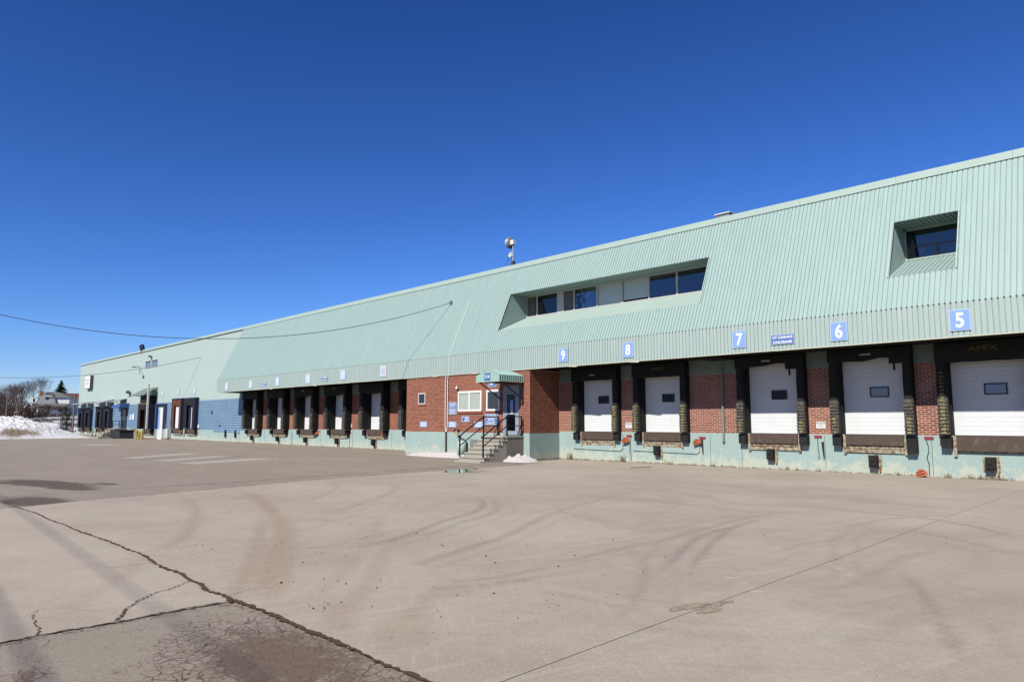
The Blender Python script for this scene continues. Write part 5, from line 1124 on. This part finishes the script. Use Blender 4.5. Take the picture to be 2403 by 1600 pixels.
# ---------------------------------------------------------------- roof things
t = thing('antenna_mast', 'roof mast carrying a white dish and a square antenna against the sky', 'antenna', (-24.65, 24.5, 9.3))
MB().tube([(-24.68, 24.5, 9.3), (-24.66, 24.5, 11.05)], .03, 8).build('mast', 'galv', t)
def dish():
    m = MB(); R = Vector((-.93, -.1, .0)).normalized(); A = Vector((0, 1, 0)).cross(R).normalized(); B = R.cross(A); c = Vector((-24.92, 24.5, 10.95)); k = 20; rings = []
    for rr_, dd in ((.30, 0.0), (.285, -.03), (.22, -.10), (.12, -.15), (.03, -.17)): rings.append([tuple(c - R * dd * -1 * -1 + A * rr_ * math.cos(t_) + B * rr_ * math.sin(t_)) for t_ in [2 * math.pi * j / k for j in range(k)]])
    vs = [p for r_ in rings for p in r_]; fs = [(i * k + j, i * k + (j + 1) % k, (i + 1) * k + (j + 1) % k, (i + 1) * k + j) for i in range(4) for j in range(k)] + [tuple(range(4 * k, 5 * k))]
    return m.add(vs, fs)
def radome():
    m = MB(); c = Vector((-24.93, 24.5, 10.95)); k = 20; rings = []
    for r_, d in ((.29, 0), (.27, .07), (.20, .14), (.10, .185), (.02, .2)): rings.append([(c.x - d, c.y + r_ * math.cos(t_), c.z + r_ * math.sin(t_)) for t_ in [2 * math.pi * j / k for j in range(k)]])
    vs = [p for r_ in rings for p in r_]; return m.add(vs, [(i * k + j, i * k + (j + 1) % k, (i + 1) * k + (j + 1) % k, (i + 1) * k + j) for i in range(4) for j in range(k)] + [tuple(range(4 * k, 5 * k))])
def backdish():
    m = MB(); c = Vector((-24.92, 24.5, 10.95)); k = 20; rings = []
    for r_, d in ((.31, -.01), (.31, -.03), (.24, -.10), (.12, -.15), (.03, -.17)): rings.append([(c.x - d, c.y + r_ * math.cos(t_), c.z + r_ * math.sin(t_)) for t_ in [2 * math.pi * j / k for j in range(k)]])
    vs = [p for r_ in rings for p in r_]; return m.add(vs, [(i * k + j, i * k + (j + 1) % k, (i + 1) * k + (j + 1) % k, (i + 1) * k + j) for i in range(4) for j in range(k)] + [tuple(range(4 * k, 5 * k))])
radome().build('radome', 'dish', t, smooth=True); backdish().build('dish', 'grey_metal', t, smooth=True)
MB().box(-24.78, -24.56, 24.4, 24.6, 10.82, 11.05).build('mounting_box', 'white', t)
m = MB(); c0 = Vector((-24.80, 24.5, 10.28)); vs = []
for y in (24.42, 24.58): vs += [(c0.x - .17, y, c0.z), (c0.x, y, c0.z - .15), (c0.x + .12, y, c0.z - .05), (c0.x + .02, y, c0.z + .17)]
m.add(vs, [(0, 1, 2, 3), (7, 6, 5, 4), (0, 4, 5, 1), (1, 5, 6, 2), (2, 6, 7, 3), (3, 7, 4, 0)]); m.build('square_antenna', 'white_dirty', t)
MB().tube([(-24.9, 24.5, 10.15), (-25.1, 24.5, 10.05), (-25.2, 24.5, 9.7), (-25.3, 24.5, 9.35)], .014, 6).build('cable', 'cable', t); MB().box(-24.76, -24.60, 24.4, 24.6, 9.35, 9.95).build('clamp', 'letter_dark', t)
t = thing('roof_vent', 'low boxy metal vent behind the roof edge above the ribbon window', 'vent', (-12.9, 25.5, 9.3)); MB().box(-13.42, -12.85, 25, 25.6, 9.3, 10.02).build('vent_body', 'grey_metal', t); MB().box(-13.47, -12.80, 24.95, 25.65, 10.02, 10.06).build('vent_cap', 'white', t)

# ---------------------------------------------------------------- cables
def sagging(name, label, A, B, sag, tmax, r, grp=None):
    A = Vector(A); B = Vector(B); pts = [tuple(A + (B - A) * t_ - Vector((0, 0, 4 * sag * t_ * (1 - t_)))) for t_ in [tmax * i / 60 for i in range(61)]]
    return tube_thing(name, label, 'cable', pts, r, 'cable', grp, 6), pts[-1]
_, e1 = sagging('overhead_cable', 'long black cable sagging from the left sky to the sloping green roof', (-27.74, 22.93, 7.96), (-38, -1, 8.0), 2.5, 1.35, .015)
_, e2 = sagging('overhead_cable', 'thin black cable running across the pale far wall to its fixing point', (-64.17, 23.55, 7.52), (-80, 9.74, 5.83), .7, 1.3, .018)
t = thing('cable_anchor', 'small dark bracket holding the long cable on the sloping roof', 'bracket', (-27.74, 22.93, 7.96)); MB().bar((-27.74, 22.98, 7.9), (-27.74, 22.85, 8.0), .05).build('bracket', 'rust', t); MB().box(-27.80, -27.68, 22.83, 22.95, 7.88, 8.04).build('insulator', 'grey_metal', t)
def pole(label, x, y, z0, z1, r=.14, arm=False):
    t = thing('utility_pole', label, 'pole', (x, y, z0), None); MB().tube([(x, y, z0), (x, y, z1)], r, 10, r * .7).build('pole', 'pole_wood', t)
    if arm: MB().box(x - .9, x + .9, y - .05, y + .05, z1 - .6, z1 - .48).build('crossarm', 'pole_wood', t)
    return t
pole('wooden pole carrying the long cable, off to the left of the yard', e1[0], e1[1], -.1, e1[2] + .2)
pole('short wooden pole carrying the thin cable of the far wing', e2[0], e2[1], -.2, e2[2] + .2)
# two heavy lines overhead behind the viewer, whose soft shadows cross the slab
for i, (gy, lab) in enumerate(((1.12, 'lower'), (2.23, 'upper'))):
    gx0 = -5.42 if i == 0 else -6.85; h = 10.0 if i == 0 else 11.5; dx = .45 / 1.8 * h; dy = -2.0 / 1.8 * h
    P0 = Vector((-30 + dx, gy + (gx0 + 30) * .049 + dy, h)); P1 = Vector((16 + dx, gy + (gx0 - 16) * .049 + dy, h))
    single(MB().tube([tuple(P0 + (P1 - P0) * k / 12) for k in range(13)], .017 if i == 0 else .012, 8), 'overhead_line', 'cable', lab + ' of two heavy black lines crossing overhead behind the yard', 'cable', tuple(P0), 'heavy overhead lines')

# ---------------------------------------------------------------- snow
def mound(name, label, cx, cy, rx, ry, h, seed, nx=40, ny=40, ang=0.0, prof=None, dirt=None, base=None, rough=.25, mat='snow'):
    rr = random.Random(seed); ph = [(rr.uniform(.6, 3.5), rr.uniform(.6, 3.5), rr.uniform(0, 6), rr.uniform(.3, 1)) for _ in range(14)]
    m = MB(); dv = []
    for i in range(nx + 1):
        for j in range(ny + 1):
            u = -1 + 2 * i / nx; v = -1 + 2 * j / ny; r = math.sqrt(u * u + v * v)
            f = max(0, 1 - r * r) ** .8 if not prof else prof(u, v)
            k = sum(a * math.sin(u * p * 4 + q) * math.cos(v * s * 4 + q * 2) for p, s, q, a in ph) / 6
            x = u * rx * math.cos(ang) - v * ry * math.sin(ang) + cx; y = u * rx * math.sin(ang) + v * ry * math.cos(ang) + cy
            z = (base(x) if base else gz(x)) - .05 + h * f * (1 + rough * k) + (.16 * h * rr.random() * f)
            m.v.append((x, y, z)); dv.append(dirt(u, v) if dirt else 0)
    for i in range(nx):
        for j in range(ny): a = i * (ny + 1) + j; m.f.append((a, a + ny + 1, a + ny + 2, a + 1))
    o = single(m, name, mat, label, 'snow', (cx, cy, gz(cx)))
    at = o.data.attributes.new('dirt', 'FLOAT', 'POINT'); at.data.foreach_set('value', np.array(dv, dtype=np.float32)); return o
def pf(u, v):      # v runs along Y from 0 to 26; low tail at the building end
    end = min(1, max(0, (1.0 - v) / .52)) ** 1.1; return (max(0, 1 - abs(u) ** 2.2)) * end * (1 if v > -.9 else max(0, (v + 1) / .1))
mound('snow_pile', 'big ploughed heap of dirty snow at the left edge of the yard', -103.5, 9.5, 6.5, 14.6, 2.5, 3, 46, 110, prof=pf, dirt=lambda u, v: max(0, .62 - abs(u - .86) * 2.4) * max(0, 1 - abs(v - .40) * 2.6) + .05, rough=.16)
mound('snow_pile', 'low strip of old granular snow along the wall left of the stairs', -26.4, 21.30, 3.1, .55, .22, 5, 110, 26, ang=0.0, dirt=lambda u, v: .30, rough=.9, mat='old_snow')
mound('snow_pile', 'small melting snow heap at the corner right of the stairs', -20.55, 20.85, .8, .5, .26, 6, 54, 40, ang=.5, dirt=lambda u, v: .28 if v > -.6 else .55, rough=.9, mat='old_snow')
mound('snow_pile', 'thin leftover snow patch on the concrete near the asphalt joint', -17.45, 4.5, .10, .22, .03, 8, 10, 12, dirt=lambda u, v: 0)

# ---------------------------------------------------------------- dry weeds along the foundation
wd = MB(); rr = random.Random(11)
def tuft(x, y, h, n, sp):
    for i in range(n):
        a = rr.uniform(0, 6.28); l = h * rr.uniform(.3, .85); bx = x + rr.gauss(0, sp); by = y - abs(rr.gauss(0, sp * .3)); lx = rr.gauss(0, .25) * l; ly = -abs(rr.gauss(0, .2)) * l; w = .006
        z = gz(bx); wd.add([(bx - w, by, z), (bx + w, by, z), (bx + lx * .5 + w * .6, by + ly * .4, z + l * .6), (bx + lx, by + ly, z + l)], [(0, 1, 2, 3)])
for x, h, n, sp in ((-20.1, .42, 30, .10), (-19.9, .2, 24, .25), (-19.2, .18, 20, .2), (-17.2, .42, 34, .08), (-17.4, .15, 40, .3), (-16, .14, 20, .3), (-15.0, .28, 14, .1), (-14.2, .15, 30, .4), (-13.1, .2, 12, .1), (-12, .1, 14, .3), (-10.3, .2, 14, .05), (-9.95, .2, 10, .04), (-9.2, .18, 10, .04), (-7.3, .1, 12, .2), (-6.8, .18, 12, .06), (-5.5, .22, 16, .06), (-4.9, .14, 20, .2), (-4.6, .22, 50, .22), (-4.2, .18, 36, .15), (-3.5, .15, 10, .1), (-30.5, .1, 20, .5), (-43, .1, 12, .3), (-36, .1, 20, .6)): tuft(x, YA - .05, h, n, sp)
for i in range(380): x = rr.uniform(-20.5, 3); tuft(x, YA - .05, rr.choice((.03, .05, .08)), 2, .05)
o = wd.build('dry_weeds', 'dry_grass', kind='stuff'); o['label'] = 'dry brown weeds sprouting along the foot of the teal wall'
t = thing('fallen_debris', 'dark scrap of wood lying on the concrete near dock 8', 'debris', (-14.6, 21.6, 0)); MB().bar((-14.85, 20.8, .02), (-14.55, 21.6, .02), .05, .02).build('scrap', 'rust', t)
MB().box(-68.2, -67.2, 22.9, 23.3, -.08, .12).build('debris_lump', 'brown_wood', kind='structure') if False else None

# ---------------------------------------------------------------- background
def tree(label, x, y, z, h, r, seed, spread=.5, levels=5, mat='bark', grp='bare trees beyond the snowy field', split=.165, tw=.011):
    rr = random.Random(seed); t = thing('bare_tree', label, 'tree', (x, y, z), grp); tr = MB(); br = MB()
    def grow(p, d, L, r_, lv):
        q = p + d * L; mid = p + d * L * .5 + Vector((rr.gauss(0, .04), rr.gauss(0, .04), 0)) * L
        (tr if lv >= levels - 1 else br).tube([p, mid, q], r_, 5 if lv < levels - 1 else 8, r_ * .62, cap=False)
        if lv == 0: return
        k = rr.choice((2, 3, 3)) if lv < levels else rr.choice((3, 4))
        a0 = rr.uniform(0, 6.28)
        for i in range(k):
            a = a0 + 6.28 * i / k + rr.uniform(-.5, .5); s = rr.uniform(.55, 1.0) * spread; u = Vector((math.cos(a), math.sin(a), 0))
            nd_ = (d + u * s + Vector((0, 0, .22))).normalized(); st = p + d * L * rr.uniform(.75, 1.0)
            grow(st, nd_, L * rr.uniform(.72, .98), max(tw, r_ * rr.uniform(.45, .62)), lv - 1)
    grow(Vector((x, y, z - .3)), Vector((rr.gauss(0, .03), rr.gauss(0, .03), 1)).normalized(), h * split * 1.25, r, levels)
    tr.build('trunk', mat, t); br.build('crown', 'twig' if mat == 'bark' else mat, t); return t
tree('tall bare tree with forking trunk left of the white house', -180, 28.6, 2.0, 9.6, .26, 21, .6, 7)
tree('wide bare tree rising behind the roof of the white house', -238, 42, 4.0, 12.5, .3, 22, .55, 7)
tree('bare tree between the wide one and the forked one', -225, 34.5, 3.8, 9, .2, 27, .55, 6)
tree('bushy bare tree at the left edge of the photo', -168, 24.3, 1.7, 7.2, .16, 23, .7, 7)
tree('leafless tree just inside the left frame edge', -176, 21.0, 1.9, 7, .16, 24, .7, 6)
tree('thin bare tree behind the bushy one', -200, 27, 2.8, 7.5, .15, 28, .6, 6)
tree('small bare tree in front of the white house porch', -195, 36.6, 2.7, 4.6, .13, 25, 1.0, 5, tw=.03)
tree('little bare fruit tree right of the house front', -190, 38.4, 2.6, 4.0, .10, 29, 1.1, 5, tw=.03)
def bush(label, x, y, z, rx, ry, h, n, seed, mat, cat='bush', name='bush', leaf=.35, grp=None):
    rr = random.Random(seed); m = MB()
    for i in range(n):
        a = rr.uniform(0, 6.28); q = rr.random() ** .5; u = q * math.cos(a) * rx; v = q * math.sin(a) * ry; w = rr.random() * h * math.sqrt(max(0, 1 - q * q)) 
        s = leaf * rr.uniform(.4, 1.2); d = Vector((rr.gauss(0, 1), rr.gauss(0, 1), rr.gauss(0, 1))).normalized(); e = d.cross(Vector((0.3, .2, 1))).normalized(); p = Vector((x + u, y + v, z + w))
        m.add([tuple(p - d * s), tuple(p + e * s * .25), tuple(p + d * s)], [(0, 1, 2)])
    return m, label, (x, y, z)
def thicket(name, label, specs, mat, seed, leaf=.5):
    m = MB()
    for i, (x, y, z, rx, ry, h, n) in enumerate(specs):
        b, _, _ = bush('', x, y, z, rx, ry, h, n, seed + i, mat, leaf=leaf); m.add(b.v, b.f)
    o = m.build(name, mat, kind='stuff'); o['label'] = label; return o
thicket('scrub_thicket', 'dark brown leafless thicket beyond the snow bank', [(-185, 22, 2.0, 10, 6, 6.5, 2600), (-190, 29, 2.4, 8, 4, 5.5, 1800), (-175, 15, 1.8, 8, 6, 6, 1200), (-196, 33.5, 2.6, 6, 3.0, 3.5, 900)], 'twig', 50, .8)
thicket('scrub_thicket', 'reddish brown low brush along the field in front of the house', [(-160, 20 + i * 1.9, 1.55 + i * .01, 3, 1.6, 1.1 + .5 * math.sin(i), 260) for i in range(0, 6)] + [(-198, 36 + i * 1.5, 2.8, 3, 1.3, 1.0, 260) for i in range(5)], 'scrub', 70, .35)
m, _, loc = bush('', -128, 26.7, -.2, 1.3, .9, 4.8, 1500, 90, 'spruce', leaf=.3); m.tube([(-128, 26.7, -.4), (-128, 26.7, 3.0)], .08, 6)
o = single(m, 'evergreen_shrub', 'spruce', 'dark leafy shrub at the near pole beside the far wall corner', 'shrub', loc)
t = thing('spruce_tree', 'dark spruce with drooping branches rising behind the white house', 'tree', (-264.8, 53, 4.5)); rr = random.Random(31)
MB().tube([(-264.8, 53, 4), (-264.8, 53, 15)], .3, 8, .05).build('trunk', 'bark', t); m = MB()
z = 6.0
while z < 15.2:
    R_ = (15.4 - z) / 8.2 * 4.0 + .15; nb = int(9 + R_ * 4)
    for i in range(nb):
        a = rr.uniform(0, 6.28); L = R_ * rr.uniform(.6, 1.15); c = Vector((math.cos(a), math.sin(a), 0)); s = c.cross(Vector((0, 0, 1)))
        p = Vector((-264.8, 53, z + rr.uniform(-.1, .2)))
        for k in range(6):
            f0 = k / 6 * L; f1 = (k + 1.5) / 6 * L; dr = -.16 * f0; w = .30 * (1 - k / 8); 
            m.add([tuple(p + c * f0 + s * w + Vector((0, 0, dr - .12))), tuple(p + c * f1 + Vector((0, 0, dr - .1))), tuple(p + c * f0 - s * w + Vector((0, 0, dr - .12))), tuple(p + c * f0 + Vector((0, 0, dr + .1)))], [(0, 1, 3), (1, 2, 3), (0, 2, 1)])
    z += .30
m.build('crown', 'spruce', t)
# white house
hs = thing('white_house', 'white two storey house with a grey gambrel porch gable beyond the snow', 'house', (-224, 42, 3.3))
MB().box(-230, -221.0, 41.5, 46.6, 2.8, 8.2).build('wall', 'house_white', hs)
MB().box(-229, -221.6, 37.6, 41.5, 2.8, 6.7).build('wall', 'house_white', hs)
m = MB(); m.add([(-230.4, 41, 8.2), (-220.6, 41, 8.2), (-220.6, 47.0, 8.2), (-230.4, 47.0, 8.2), (-228, 41.6, 9.9), (-223.5, 41.6, 9.9), (-223.5, 43.0, 9.8), (-228, 43, 9.8)], [(0, 1, 5, 4), (1, 2, 6, 5), (2, 3, 7, 6), (3, 0, 4, 7), (4, 5, 6, 7)]); m.build('roof', 'shingle', hs)
m = MB(); m.prism([(-221.5, 37.2, 6.6), (-221.5, 38.6, 6.7), (-221.5, 40.2, 9.3), (-221.5, 41.0, 9.75), (-221.5, 41.5, 9.75), (-221.5, 41.5, 6.6)], (-7, 0, 0)); m.build('gambrel_roof', 'shingle_blue', hs)
m = MB(); P = [(39.2, 6.5), (39.6, 7.6), (40.2, 8.6), (41.0, 9.25), (41.8, 9.35), (42.5, 8.8), (43.1, 7.8), (43.5, 6.5)]; m.prism([(-220.8, y, z) for y, z in P], (-.8, 0, 0)); gbl = m.build('gable', 'gable_sunlit', hs)
m = MB(); m.prism([(-220.6, y + (.25 if y > 41.4 else -.25), z + .15) for y, z in P[3:]] + [(-220.6, y, z - .05) for y, z in P[:2:-1]][:5], (-1.2, 0, 0)); m.build('gable_trim', 'shingle_blue', gbl)
MB().box(-220.79, -220.7, 41.0, 41.7, 7.7, 8.3).build('window', 'glass_dark', hs)
m = MB(); m.prism([(-218.8, 38.6, 6.1), (-218.8, 46.9, 6.0), (-221, 46.9, 6.6), (-221, 38.6, 6.7)], (0, 0, -.25)); m.build('porch_roof', 'shingle', hs)
for y0, y1, z0, z1 in ((41.5, 42.1, 4.0, 5.6), (44.1, 44.8, 4.4, 5.5), (45.6, 46.2, 3.4, 5.8)):
    w = MB().box(-220.99, -220.9, y0, y1, z0, z1).build('window', 'white_dirty', hs); MB().box(-220.89, -220.85, y0 + .1, y1 - .1, z0 + .1, z1 - .1).build('pane', 'glass_dark', w)
w = MB().box(-221.59, -221.4, 37.7, 38.6, 6.75, 8.1).build('dormer', 'white', hs); MB().box(-221.39, -221.3, 37.95, 38.35, 7.0, 7.9).build('pane', 'glass_dark', w); MB().box(-223, -221.5, 37.5, 38.7, 8.1, 8.25).build('dormer_roof', 'shingle', hs)
MB().box(-221.59, -221.4, 38.2, 38.7, 4.2, 5.6).build('window', 'white', hs); MB().box(-221.59, -221.5, 39.3, 40.6, 3.8, 5.9).build('shutter', 'green_band', hs)
MB().box(-224, -223.4, 38.8, 39.5, 8.6, 10.0).build('chimney', 'brick_chimney', hs)
hs.rotation_euler[2] = -0.45; hs.location.y += 1.2
t = thing('red_roof_house', 'house with a dull red roof between the pole and the warehouse corner', 'house', (-256, 56, 4)); MB().box(-262, -254.5, 53.4, 62, 4, 8.6).build('wall', 'bark', t); m = MB(); m.prism([(-254, 53.0, 8.5), (-254, 53.0, 8.2), (-263, 53.0, 8.2), (-258.5, 53.0, 10.8)], (0, 10, 0)); m.build('roof', 'red_roof', t)
t = thing('garden_chimney', 'small orange brick pillar left of the white house', 'pillar', (-215, 36.0, 3.2)); MB().box(-215.4, -214.6, 35.6, 36.3, 3, 5.0).build('pillar', 'brick_chimney', t); MB().box(-215.5, -214.5, 35.5, 36.4, 5.0, 5.15).build('cap', 'brick_chimney', t)
pole('thin pale wooden pole at the left edge beyond the snow pile', -148.4, 21.75, 1.0, 6.5, .12)
pole('wooden pole with a meter box standing by the far corner of the warehouse', -122.2, 26.35, -.5, 6.0, .15)
pole('slim distant pole among the bare trees', -160, 25.1, 1.5, 6.3, .09)
# wire fence beyond the snow pile
fc = thing('wire_fence', 'grey wire fence with thin posts on the snow beyond the heap', 'fence', (-118, 24, -.4))
ys = [6 + i * 2.2 for i in range(11)]
for y in ys: MB().tube([(-118, y, -.6), (-118, y, 1.75)], .04, 6).build('post', 'galv', fc)
for z in (1.72, 1.0, .2): MB().tube([(-118, ys[0], z), (-118, ys[-1], z)], .022, 6).build('rail', 'grey_metal', fc)
m = MB(); y = ys[0]
while y < ys[-1]: m.bar((-118, y, 0), (-118, y + .9, 1.7), .008); m.bar((-118, y + .9, 0), (-118, y, 1.7), .008); y += .3
m.build('mesh_wire', 'grey_metal', fc, kind='stuff')
print('objects', len(scene.objects), 'tris', sum(len(me.polygons) for me in bpy.data.meshes))
